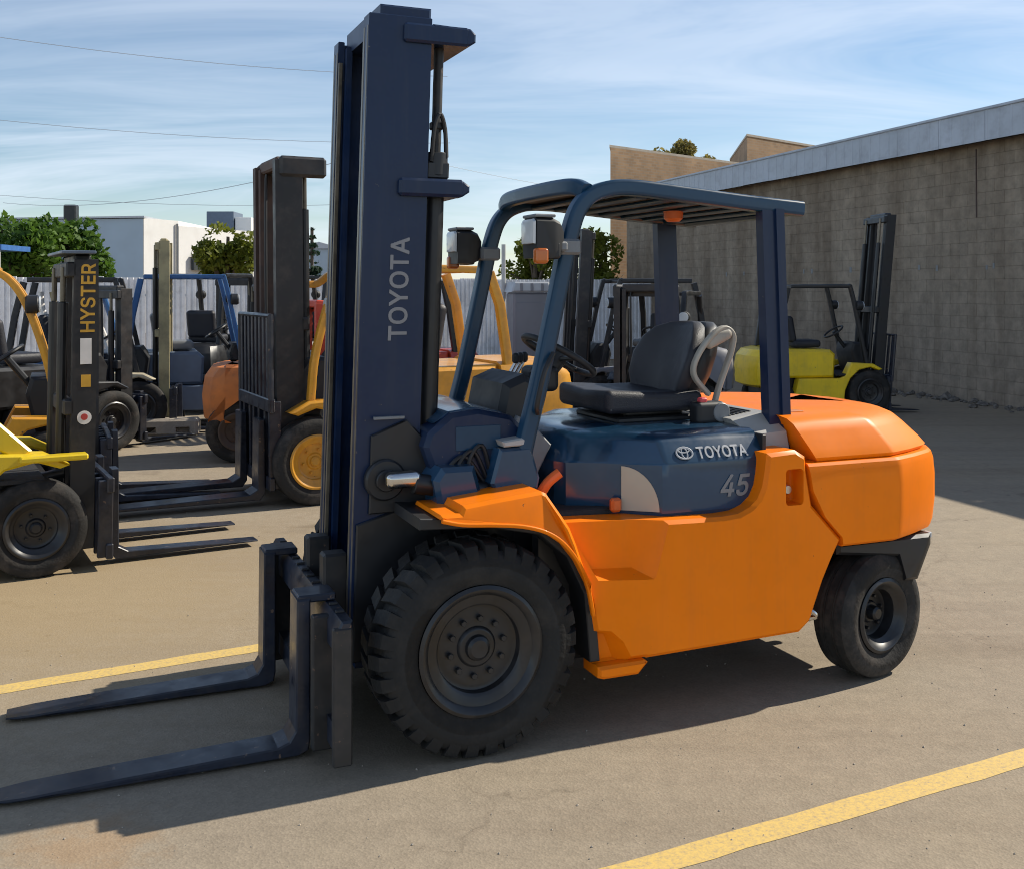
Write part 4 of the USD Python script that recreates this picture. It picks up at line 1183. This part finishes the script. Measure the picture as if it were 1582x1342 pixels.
# ---- mast, leaning slightly backwards: x of the rail front = XF(z)
MT = 0.0312


def lean(m):
    v = np.array(m.vertices)
    v[:, 0] += MT * (v[:, 2] - 0.617)
    m.vertices = v
    return m


XF = -0.455
mast = part('mast', hero)
ZT = 2.955


def rail(y_out, y_in, z0, z1, x0, x1, web, fl):
    """channel: web on the outside (y_out), flanges reaching to y_in"""
    s = 1 if y_in > y_out else -1
    P = [(x0, y_out), (x1, y_out), (x1, y_in), (x1 - fl, y_in), (x1 - fl, y_out + s * web), (x0 + fl, y_out + s * web), (x0 + fl, y_in), (x0, y_in)]
    m = prism([(a, b) for a, b in P], z0, z1, 0.004)
    m.vertices = m.vertices[:, [0, 2, 1]]
    m.invert()
    return lean(fixv(m))


for s in (0, 1):
    f = mir if s else (lambda m: m)
    obj('outer_rail', f(rail(0.42, 0.505, 0.30, ZT, XF + 0.042, XF + 0.313, 0.024, 0.030)), 'navy_paint', mast, smooth=False)
    obj('inner_rail', f(rail(0.452, 0.545, 0.26, ZT - 0.03, XF + 0.074, XF + 0.275, 0.03, 0.026)), 'navy_paint', mast, smooth=False)
    obj('roller_track', f(lean(cbox(XF + 0.044, XF + 0.062, 0.508, 0.522, 0.40, ZT - 0.10, 0.002))), 'worn_rail', mast, smooth=False)
    for k, (ya, yb) in enumerate(((0.430, 0.446), (0.482, 0.500))):
        obj('wear_strip', f(lean(cbox(XF + 0.0404, XF + 0.046, ya, yb, 0.36, ZT - 0.05, 0.0004))), 'worn_rail', mast, smooth=False)
    obj('lift_cylinder', f(lean(cyl(0.040, (XF + 0.372, 0.500, 0.42), (XF + 0.372, 0.500, 2.30), 20))), 'black_paint', mast)
    obj('cylinder_head', f(lean(cat(cyl(0.052, (XF + 0.372, 0.500, 2.30), (XF + 0.372, 0.500, 2.40), 20), cbox(XF + 0.318, XF + 0.42, 0.452, 0.552, 2.285, 2.36, 0.008)))), 'black_paint', mast)
    obj('cylinder_rod', f(lean(cyl(0.021, (XF + 0.372, 0.500, 2.39), (XF + 0.372, 0.500, 2.88), 16))), 'carriage_steel', mast)
    obj('rod_clamp', f(lean(cbox(XF + 0.345, XF + 0.40, 0.475, 0.525, 2.50, 2.535, 0.006))), 'black_paint', mast)
    obj('hose', f(lean(tube(smooth_path([(XF + 0.34, 0.46, 2.36), (XF + 0.345, 0.445, 2.50), (XF + 0.37, 0.45, 2.56), (XF + 0.40, 0.47, 2.50), (XF + 0.41, 0.47, 2.38)], 5), 0.010, 8))), 'black_plastic', mast)
    ear1 = lean(cbox(XF + 0.19, XF + 0.475, 0.398, 0.470, 2.845, 2.925, 0.010))
    obj('top_tie_ear', f(ear1), 'navy_paint', mast)
    ear2 = lean(cbox(XF + 0.185, XF + 0.470, 0.392, 0.462, 2.205, 2.280, 0.012))
    obj('middle_tie_ear', f(ear2), 'navy_paint', mast)
    piv = lean(cat(cyl(0.085, (XF + 0.16, 0.375, 1.04), (XF + 0.16, 0.42, 1.04), 28, 0.008), cyl(0.045, (XF + 0.16, 0.355, 1.04), (XF + 0.16, 0.38, 1.04), 20)))
    obj('roller_boss', f(piv), 'black_paint', mast)
    obj('tilt_bracket', f(lean(prism([(XF + 0.10, 0.90), (XF + 0.10, 1.22), (XF + 0.25, 1.28), (XF + 0.40, 1.12), (XF + 0.40, 0.90)], 0.400, 0.419, 0.006))), 'black_paint', mast)
    obj('bracket_rib', f(lean(cbox(XF + 0.105, XF + 0.235, 0.385, 0.404, 1.285, 1.297, 0.002))), 'grey_plastic', mast)  # bracket top plate, grey so that its lit edge is painted in
    obj('tilt_cylinder', f(cat(cyl(0.042, (-0.19, 0.30, 1.035), (0.30, 0.30, 0.945), 18))), 'black_paint', mast)
    obj('tilt_rod_end', f(cat(rbox(-0.305, -0.16, 0.265, 0.335, 1.020, 1.085, 0.025))), 'chrome', mast)
    obj('lower_plate', f(lean(prism([(XF + 0.05, 0.30), (XF + 0.05, 0.86), (XF + 0.33, 0.94), (XF + 0.42, 0.80), (XF + 0.42, 0.34)], 0.404, 0.419, 0.006))), 'black_paint', mast)
    ch = [lean(cbox(XF + 0.395, XF + 0.415, 0.575, 0.60, z, z + 0.030, 0.003)) for z in np.arange(0.5, 2.8, 0.038)]
    obj('lift_chain', f(cat(*ch)), 'black_paint', mast, smooth=False)
# cross beams
obj('crosshead', lean(prism([(XF + 0.095, 2.905), (XF + 0.095, 3.000), (XF + 0.315, 3.000), (XF + 0.315, 2.905)], 0.436, 2 * VC - 0.436, 0.01)), 'navy_paint', mast)
obj('top_tie_beam', lean(prism([(XF + 0.315, 2.849), (XF + 0.315, 2.928), (XF + 0.48, 2.922), (XF + 0.505, 2.900), (XF + 0.505, 2.866), (XF + 0.48, 2.849)], 0.40, 2 * VC - 0.40, 0.008)), 'navy_paint', mast)
obj('middle_tie_beam', lean(prism([(XF + 0.318, 2.208), (XF + 0.318, 2.277), (XF + 0.465, 2.274), (XF + 0.495, 2.255), (XF + 0.495, 2.228), (XF + 0.465, 2.208)], 0.396, 2 * VC - 0.396, 0.008)), 'navy_paint', mast)
obj('lower_tie_beam', lean(cbox(XF + 0.32, XF + 0.40, 0.43, 2 * VC - 0.43, 0.72, 0.86, 0.01)), 'black_paint', mast)
obj('bottom_tie_beam', lean(cbox(XF + 0.10, XF + 0.32, 0.53, 2 * VC - 0.53, 0.30, 0.42, 0.01)), 'black_paint', mast)
obj('mast_lettering', lean(place_text('TOYOTA', 0.076, (-0.215, 0.4196, 1.600), (0, 0, 1), (-1, 0, 0), 0.0016, True, 0.98)), 'decal_grey', mast, smooth=False)

# ---- carriage and forks
car = part('fork_carriage', hero)
CX0, CX1 = -0.565, -0.505
obj('upper_bar', prism([(CX0, 0.475), (CX0, 0.560), (CX0 + 0.02, 0.595), (CX1, 0.595), (CX1, 0.475)], 0.025, 2 * VC - 0.025, 0.008), 'fork_steel', car)
obj('lower_bar', prism([(CX0, 0.10), (CX0, 0.20), (CX1, 0.20), (CX1, 0.085), (CX0 + 0.02, 0.085)], 0.025, 2 * VC - 0.025, 0.008), 'fork_steel', car)
for y0, y1, x0 in ((0.020, 0.050, CX0 - 0.015), (0.190, 0.235, CX0 - 0.055), (2 * VC - 0.050, 2 * VC - 0.020, CX0 - 0.01), (2 * VC - 0.235, 2 * VC - 0.190, CX0 - 0.055)):
    obj('side_plate', cbox(x0, CX1 - 0.002, y0, y1, 0.062, 0.572 if y0 < 0.1 or y0 > 1.4 else 0.575, 0.006), 'carriage_steel', car)
for y0 in (0.53, 0.86):
    obj('roller_plate', cbox(CX1, -0.40, y0, y0 + 0.09, 0.08, 0.72, 0.01), 'carriage_steel', car)
obj('centre_plate', cbox(CX1 - 0.022, CX1 - 0.004, 0.62, 0.86, 0.19, 0.48, 0.004), 'carriage_steel', car)
obj('chain_anchor', [cbox(CX1, -0.45, 0.66, 0.82, 0.46, 0.56, 0.01)], 'carriage_steel', car)
for k in range(12):
    y = 0.14 + k * 0.109
    obj('bar_notch', cbox(CX0 + 0.022, CX1 - 0.004, y, y + 0.012, 0.5945, 0.604, 0.002), 'carriage_steel', car)


def fork(y0):
    """one L shaped fork, tapered blade lying on the ground"""
    w = 0.15
    P = [(CX0 - 0.095, 0.615), (CX0 - 0.042, 0.615), (CX0 - 0.042, 0.07), (CX0 - 0.050, 0.028), (CX0 - 0.088, 0.012), (-1.67, 0.012), (-1.725, 0.015), (-1.725, 0.022), (-1.30, 0.038), (CX0 - 0.17, 0.054), (CX0 - 0.125, 0.070), (CX0 - 0.100, 0.11)]
    m = prism(P, y0, y0 + w, 0.006)
    m = m.subdivide().subdivide()
    v = np.array(m.vertices)
    k = np.clip((-1.60 - v[:, 0]) / 0.145, 0, 1)
    v[:, 1] = y0 + w / 2 + (v[:, 1] - y0 - w / 2) * (1 - 0.36 * k ** 1.8)
    m.vertices = v
    return m


f1 = obj('fork', fork(0.290), 'fork_steel', hero, smooth=25)
obj('fork_hook', cbox(CX0 - 0.09, CX1 + 0.0, 0.300, 0.430, 0.598, 0.628, 0.006), 'fork_steel', hero)
f2 = obj('fork', fork(1.075), 'fork_steel', hero, smooth=25)
obj('fork_hook', cbox(CX0 - 0.09, CX1 + 0.0, 1.085, 1.215, 0.598, 0.628, 0.006), 'fork_steel', hero)

# ================================================================ THE OTHER FORKLIFTS (local x runs backwards along each truck, its forks point to -x; y across, origin under the front axle)
def truck(label, x, y, deg, body, mast_mat, guard, rim, seat='seat_vinyl', mast_h=2.1, tilt=0.0, scale=1.0, backrest=False, fork_len=1.05, fork_z=0.03, fork_mat='fork_steel', hw=0.54, front_r=0.34, rear_r=0.26,
          wb=1.5, guard_h=2.08, bracket=False, cw_mat=None, arched=False, rear_len=0.5, extra=None, car_z=0.05, car_h=0.55, fw=0.13, text=None, has_guard=True, rail_w=0.15, inner_mat=None, far_rail_mat=None, hood_mat=None, mx=-0.36, has_cab=True):
    cw_mat, hood_mat = cw_mat or body, hood_mat or body
    t = thing('forklift', label, 'forklift', (x, y, 0), deg, scale=scale)

    def M(m):
        m = m.copy()
        v = np.array(m.vertices)
        v[:, 1] *= -1
        m.vertices = v
        m.invert()
        return m
    side = [(-0.20, 0.70), (-0.05, 0.78), (0.30, 0.80), (0.40, 0.60), (0.50, 0.56), (wb - 0.30, 0.56), (wb - 0.24, 0.30), (wb - 0.36, 0.24), (0.42, 0.22), (0.40, 0.38), (0.32, 0.56), (0.18, 0.69), (0.0, 0.73), (-0.14, 0.68)]
    for s in (lambda m: m, M):
        obj('side_panel', s(prism(side, -hw, -hw + 0.18, 0.015)), body, t, smooth=25)
    obj('chassis', cbox(-0.10, wb + 0.2, -hw + 0.20, hw - 0.20, 0.20, 0.62, 0.02), 'black_paint', t)
    obj('floor', cbox(-0.05, 0.55, -hw + 0.02, hw - 0.02, 0.60, 0.63, 0.004), 'floor_rubber', t)
    obj('engine_hood', prism([(0.56, 0.57), (0.54, 0.93), (0.62, 1.00), (wb - 0.10, 1.01), (wb - 0.08, 0.57)], -hw + 0.05, hw - 0.05, 0.035), hood_mat, t, smooth=25)
    rings = []
    for z, i, rr in ((0.42, 0.05, 0.10), (0.46, 0.02, 0.02), (0.70, 0.0, 0.0), (0.90, 0.02, 0.03), (1.00, 0.06, 0.10), (1.03, 0.14, 0.2)):
        xr, xf, h2 = wb + rear_len - rr, wb - 0.07 if z > 0.62 else wb + 0.26, hw - i
        half = [(xf, -h2), (wb + 0.12 if z > 0.62 else wb + 0.3, -h2), (xr - 0.22, -h2), (xr - 0.10, -h2 + 0.05), (xr - 0.02, -h2 + 0.18), (xr, -h2 + 0.34)]
        rings.append([(a, b, z) for a, b in half + [(a, -b) for a, b in half[::-1]]])
    cwm = loft(rings)
    obj('counterweight', cwm, cw_mat, t, smooth=25)
    if has_cab:
        obj('dash', prism([(-0.06, 0.63), (-0.10, 0.95), (0.0, 1.10), (0.16, 1.10), (0.20, 0.95), (0.12, 0.63)], -0.30, 0.30, 0.03), 'black_plastic', t)
        sw = part('steering_wheel', t)
        c0, a0 = np.array([0.36, 0.0, 1.26]), np.array([0.55, 0, 0.83])
        u0 = np.cross(a0, (0, 1, 0))
        obj('rim', tube([c0 + 0.16 * (math.cos(q) * u0 + math.sin(q) * np.array([0, 1, 0])) for q in np.linspace(0, 6.283, 22, endpoint=False)], 0.015, 7, closed=True, up=a0), 'black_plastic', sw)
        obj('column', tube([(0.12, 0, 0.95), c0], 0.03, 8), 'black_plastic', sw)
        st = part('seat', t)
        obj('cushion', rbox(0.66, 1.12, -0.24, 0.24, 1.02, 1.14, 0.05), seat, st, smooth=50)
        obj('backrest', rot(rbox(1.04, 1.16, -0.23, 0.23, 1.10, 1.52, 0.055), 10, (0, 1, 0), (1.1, 0, 1.1)), seat, st, smooth=50)
    if has_guard:
        gy = hw - 0.10
        if arched:
            pth = smooth_path([(-0.02, -gy, 0.78), (0.02, -gy, 1.15), (0.16, -gy, 1.62), (0.30, -gy, guard_h - 0.12), (0.48, -gy, guard_h - 0.02), (0.9, -gy, guard_h), (wb - 0.22, -gy, guard_h - 0.01)], 5)
        else:
            pth = smooth_path([(0.02, -gy, 0.78), (0.12, -gy, 1.25), (0.27, -gy, guard_h - 0.06), (0.36, -gy, guard_h), (0.9, -gy, guard_h), (wb - 0.2, -gy, guard_h)], 5)
        fp = sweep(pth, rrect(0.07, 0.06, 0.015, 2), up=(0, 1, 0))
        rpst = sweep([(wb + 0.02, -gy, 0.98), (wb - 0.06, -gy, 1.5), (wb - 0.16, -gy, guard_h - 0.03)], rrect(0.07, 0.08, 0.015, 2), up=(0, 1, 0))
        for s in (lambda m: m, M):
            obj('front_pillar', s(fp), guard, t, smooth=40)
            obj('rear_pillar', s(rpst), guard, t, smooth=40)
        rf = part('guard_roof', t)
        for xx in np.linspace(0.42, wb - 0.26, 8):
            obj('roof_slat', cbox(xx - 0.025, xx + 0.025, -gy, gy, guard_h - 0.030, guard_h + 0.012, 0.006), guard, rf)
        for s in (lambda m: m, M):
            lp = part('headlamp', t)
            obj('shell', s(cyl(0.075, (0.10, -gy - 0.02, guard_h - 0.30), (0.20, -gy - 0.02, guard_h - 0.30), 14, 0.012)), 'black_plastic', lp)
            obj('lens', s(cyl(0.065, (0.088, -gy - 0.02, guard_h - 0.30), (0.101, -gy - 0.02, guard_h - 0.30), 14)), 'lamp_lens', lp)
    # wheels
    for s in (-1, 1):
        add_wheel(t, 'front_wheel', 0, s * (hw + 0.02), front_r, front_r, 0.22, front_r * 0.60, s > 0, tyre='dusty_rubber', rimmat=rim, nuts=6)
        add_wheel(t, 'rear_wheel', wb, s * (hw - 0.02), rear_r, rear_r, 0.17, rear_r * 0.58, s > 0, tyre='dusty_rubber', rimmat=rim, nuts=5)
    # mast
    mm = part('mast', t)
    mw = 0.36
    tt = math.tan(math.radians(tilt))

    def L(m):
        m = m.copy()
        v = np.array(m.vertices)
        v[:, 0] += tt * (v[:, 2] - 0.3)
        m.vertices = v
        return m
    for s, mt in ((lambda m: m, mast_mat), (M, far_rail_mat or mast_mat)):
        P = [(mx, -mw), (mx + rail_w, -mw), (mx + rail_w, -mw + 0.08), (mx + rail_w - 0.025, -mw + 0.08), (mx + rail_w - 0.025, -mw + 0.022), (mx + 0.025, -mw + 0.022), (mx + 0.025, -mw + 0.08), (mx, -mw + 0.08)]
        r_ = prism(P, 0.12, mast_h, 0.003)
        r_.vertices = r_.vertices[:, [0, 2, 1]]
        r_.invert()
        obj('outer_rail', s(L(fixv(r_))), mt, mm, smooth=False)
        obj('inner_rail', s(L(cbox(mx + 0.02, mx + rail_w - 0.02, -mw + 0.095, -mw + 0.15, 0.10, mast_h - 0.02, 0.006))), inner_mat or mast_mat, mm)
        obj('lift_cylinder', s(L(cyl(0.033, (mx + rail_w + 0.05, -mw + 0.12, 0.2), (mx + rail_w + 0.05, -mw + 0.12, mast_h * 0.86), 12))), 'black_paint', mm)
        obj('cylinder_rod', s(L(cyl(0.018, (mx + rail_w + 0.05, -mw + 0.12, mast_h * 0.86), (mx + rail_w + 0.05, -mw + 0.12, mast_h - 0.05), 10))), 'worn_rail', mm)
        obj('hose', s(L(tube(smooth_path([(mx + 0.06, -mw + 0.20, 0.4), (mx + 0.05, -mw + 0.21, mast_h * 0.5), (mx + 0.06, -mw + 0.20, mast_h - 0.1), (mx + 0.12, -mw + 0.20, mast_h - 0.08)], 4), 0.013, 7))), 'black_plastic', mm)
        if bracket:
            obj('tie_ear', s(L(cbox(mx + 0.03, mx + 0.40, -mw - 0.025, -mw + 0.05, mast_h - 0.13, mast_h + 0.03, 0.03))), mt, mm)
    for z in (0.30, mast_h * 0.52, mast_h - 0.07):
        obj('cross_beam', L(cbox(mx + rail_w - 0.02, mx + rail_w + 0.05, -mw, mw, z - 0.05, z + 0.05, 0.01)), mast_mat, mm)
    obj('crosshead', L(cbox(mx + 0.03, mx + rail_w - 0.01, -mw + 0.10, mw - 0.10, mast_h - 0.06, mast_h + 0.035, 0.015)), inner_mat or mast_mat, mm)
    if text:
        word, hgt, z0, tm, dx = text
        for sgn in (-1, 1):
            if sgn < 0:
                obj('mast_lettering', L(place_text(word, hgt, (mx + rail_w - dx, -mw - 0.0006, z0), (0, 0, 1), (-1, 0, 0), 0.002, True, 1.0)), tm, mm, smooth=False)
            else:
                obj('mast_lettering', L(place_text(word, hgt, (mx + dx, mw + 0.0006, z0), (0, 0, 1), (1, 0, 0), 0.002, True, 1.0)), tm, mm, smooth=False)
    # carriage, forks
    cr = part('fork_carriage', t)
    cx0, cx1 = mx - 0.10, mx - 0.055
    for z in (car_z + 0.02, car_z + car_h - 0.10):
        obj('bar', L(cbox(cx0, cx1, -0.52, 0.52, z, z + 0.10, 0.008)), fork_mat, cr)
    for yy in (-0.50, -0.36, -0.17, 0.0, 0.13, 0.32, 0.46):
        obj('plate', L(cbox(cx0 + 0.004, cx1 + 0.05, yy, yy + 0.04, car_z + 0.03, car_z + car_h - 0.02, 0.005)), fork_mat, cr)
    if backrest:
        b0, b1 = car_z + car_h, car_z + car_h + 0.62
        br = part('load_backrest', t)
        obj('frame', L(tube([(cx0 + 0.02, -0.50, b0 - 0.1), (cx0 + 0.02, -0.50, b1), (cx0 + 0.02, 0.50, b1), (cx0 + 0.02, 0.50, b0 - 0.1)], 0.022, 8, up=(1, 0, 0))), fork_mat, br)
        for yy in np.linspace(-0.42, 0.42, 8):
            obj('bar', L(cbox(cx0 + 0.008, cx0 + 0.030, yy - 0.027, yy + 0.027, b0 - 0.1, b1 - 0.01, 0.004)), fork_mat, br)
    for yy in (-0.30, 0.30):
        P = [(cx0 - 0.05, fork_z + 0.60), (cx0 - 0.005, fork_z + 0.60), (cx0 - 0.005, fork_z + 0.05), (cx0 - 0.04, fork_z), (cx0 - fork_len, fork_z + 0.005), (cx0 - fork_len, fork_z + 0.014), (cx0 - 0.12, fork_z + 0.045), (cx0 - 0.06, fork_z + 0.08)]
        obj('fork', L(prism(P, yy - fw / 2, yy + fw / 2, 0.005)), fork_mat, t, smooth=False)
    for s in (lambda m: m, M):
        obj('tilt_cylinder', s(cyl(0.035, (mx + rail_w + 0.02, -0.26, 0.62), (0.35, -0.26, 0.52), 12)), 'black_paint', t)
    if extra:
        extra(t)
    return t


# left foreground: bright yellow truck facing right, mostly outside the frame
def extra_b(t):
    obj('fender_bar', cbox(-0.30, 0.10, 0.46, 0.56, 0.735, 0.775, 0.01), 'yellow_paint', t)
    obj('warning_disc', cyl(0.045, (-0.30, 0.3604, 0.98), (-0.30, 0.363, 0.98), 18, 0.0005), 'decal_white', t)
    obj('warning_mark', cyl(0.022, (-0.30, 0.363, 0.985), (-0.30, 0.365, 0.985), 14, 0.0005), 'decal_red', t)
    obj('amber_sticker', cbox(-0.34, -0.28, 0.3605, 0.3625, 1.18, 1.26, 0.001), 'decal_gold', t)
    obj('white_sticker', cbox(-0.345, -0.275, 0.3605, 0.3625, 1.33, 1.50, 0.001), 'decal_white', t)
    obj('front_cowl', prism([(0.62, 1.16), (0.40, 1.18), (0.02, 0.80), (0.10, 0.74), (0.50, 1.00)], 0.34, 0.46, 0.015), 'yellow_paint', t)
    obj('mast_top_plate', cbox(-0.37, -0.16, -0.40, 0.40, 2.055, 2.075, 0.004), 'dark_block', t)


truck('yellow forklift cut off by the left edge, dark mast with gold lettering', -3.25, 7.05, 210, 'yellow_paint', 'mast_dark', 'yellow_paint', 'rim_black', mast_h=2.02, tilt=-1.0, text=('HYSTER', 0.085, 1.53, 'decal_gold', 0.02), front_r=0.31, hw=0.50,
      fork_len=1.0, has_guard=False, has_cab=False, extra=extra_b)
# amber truck behind it
truck('amber forklift with arched amber guard behind the cut-off yellow one at the left edge', -3.95, 9.0, 204, 'amber_paint', 'mast_dark', 'amber_paint', 'amber_paint', mast_h=2.0, arched=True, guard_h=2.0, fork_len=0.9)
# rusty mast truck facing left behind the big mast
truck('amber forklift with a tall rusty mast, load backrest and amber wheels', -1.93, 9.42, 27, 'amber_paint', 'mast_dark', 'amber_paint', 'amber_paint', mast_h=2.62, tilt=-0.5, backrest=True, fork_len=1.55, bracket=True, arched=True, guard_h=1.80, front_r=0.33, hw=0.55, scale=1.12,
      rail_w=0.21, fw=0.20, far_rail_mat='rust_dark', inner_mat='rust_dark', car_z=0.11, car_h=0.70, wb=1.65, rear_len=0.72, fork_z=0.05, mx=-0.25)


truck('dirty orange forklift with worn grey wheel standing left of the load backrest', -1.55, 11.9, 193, 'rust_orange', 'mast_dark', 'mast_dark', 'dust_brown', mast_h=1.55, has_guard=False, fork_len=0.9, cw_mat='rust_orange', front_r=0.40, rear_r=0.33, rear_len=0.38, hood_mat='rust_orange')


def extra_c(t):
    g = random.Random(5)
    for k, (mt, dx, dy) in enumerate((('blue_paint', 0.2, 0.0), ('decal_white', 0.35, 0.1), ('blue_paint', 0.5, -0.1), ('black_plastic', 0.6, 0.1), ('khaki_paint', 0.8, 0.0), ('decal_white', 0.95, -0.1))):
        obj('hydraulic_hose', tube(smooth_path([(dx, dy, 0.95), (dx + 0.10, dy, 1.25), (dx + 0.16 + g.uniform(-.05, .1), dy, 1.55), (dx + 0.28, dy, 1.80)], 5), 0.035, 8), mt, t)


truck('dark forklift with a faded khaki mast and hoses in front of the warehouse', -4.80, 13.6, 195, 'cream_paint', 'khaki_paint', 'mast_dark', 'rim_black', mast_h=2.45, fork_len=0.8, rail_w=0.13, guard_h=1.95, hw=0.5, extra=extra_c, hood_mat='blue_paint', cw_mat='black_paint')
truck('dark forklift with a low wide mast right of the gold lettered mast', -4.95, 12.2, 235, 'black_paint', 'mast_dark', 'mast_dark', 'rim_black', mast_h=1.84, fork_len=0.8, has_guard=False)
truck('red forklift glimpsed between the rusty mast and the big navy mast', -2.30, 13.6, 28, 'red_paint', 'red_paint', 'black_paint', 'rim_black', mast_h=1.66, fork_len=0.7, guard_h=1.98)
truck('dark forklift with a blue guard behind the dirty orange one', -3.75, 14.6, 200, 'dark_block', 'mast_dark', 'blue_paint', 'rim_black', mast_h=1.92, fork_len=0.6, guard_h=2.0, hw=0.5, seat='grey_plastic', cw_mat='black_paint')
truck('dark forklift parked against the fence between the khaki mast and the blue guard', -4.6, 17.2, 262, 'black_paint', 'mast_dark', 'black_paint', 'rim_black', mast_h=2.02, fork_len=0.7, guard_h=2.05, backrest=True)
truck('dark forklift with load backrest parked at the fence behind the middle tree', -3.0, 18.6, 250, 'black_paint', 'mast_dark', 'mast_dark', 'rim_black', mast_h=2.06, fork_len=0.7, guard_h=2.05, backrest=True)
# dark trucks seen through the cab
truck('dark forklift with a slim tall mast seen behind the steering wheel', 1.10, 14.5, 12, 'grey_cabinet', 'mast_dark', 'mast_dark', 'rim_black', mast_h=2.62, tilt=3.0, fork_len=0.8, guard_h=1.95, hw=0.5)
truck('dark forklift with a bracketed mast seen just left of the far rear post', 1.72, 13.2, 70, 'black_paint', 'mast_dark', 'black_paint', 'rim_black', mast_h=1.86, bracket=True, fork_len=0.8, guard_h=1.78, hw=0.5)
# lemon yellow truck by the wall
truck('lemon yellow forklift with a forward leaning black mast in the shade of the block wall', 5.20, 15.9, 187, 'lemon_paint', 'black_paint', 'black_paint', 'rim_black', mast_h=3.10, tilt=-5.0, fork_len=0.55, guard_h=1.98, scale=0.95, backrest=True, wb=1.45, rear_len=0.45, mx=-0.27)
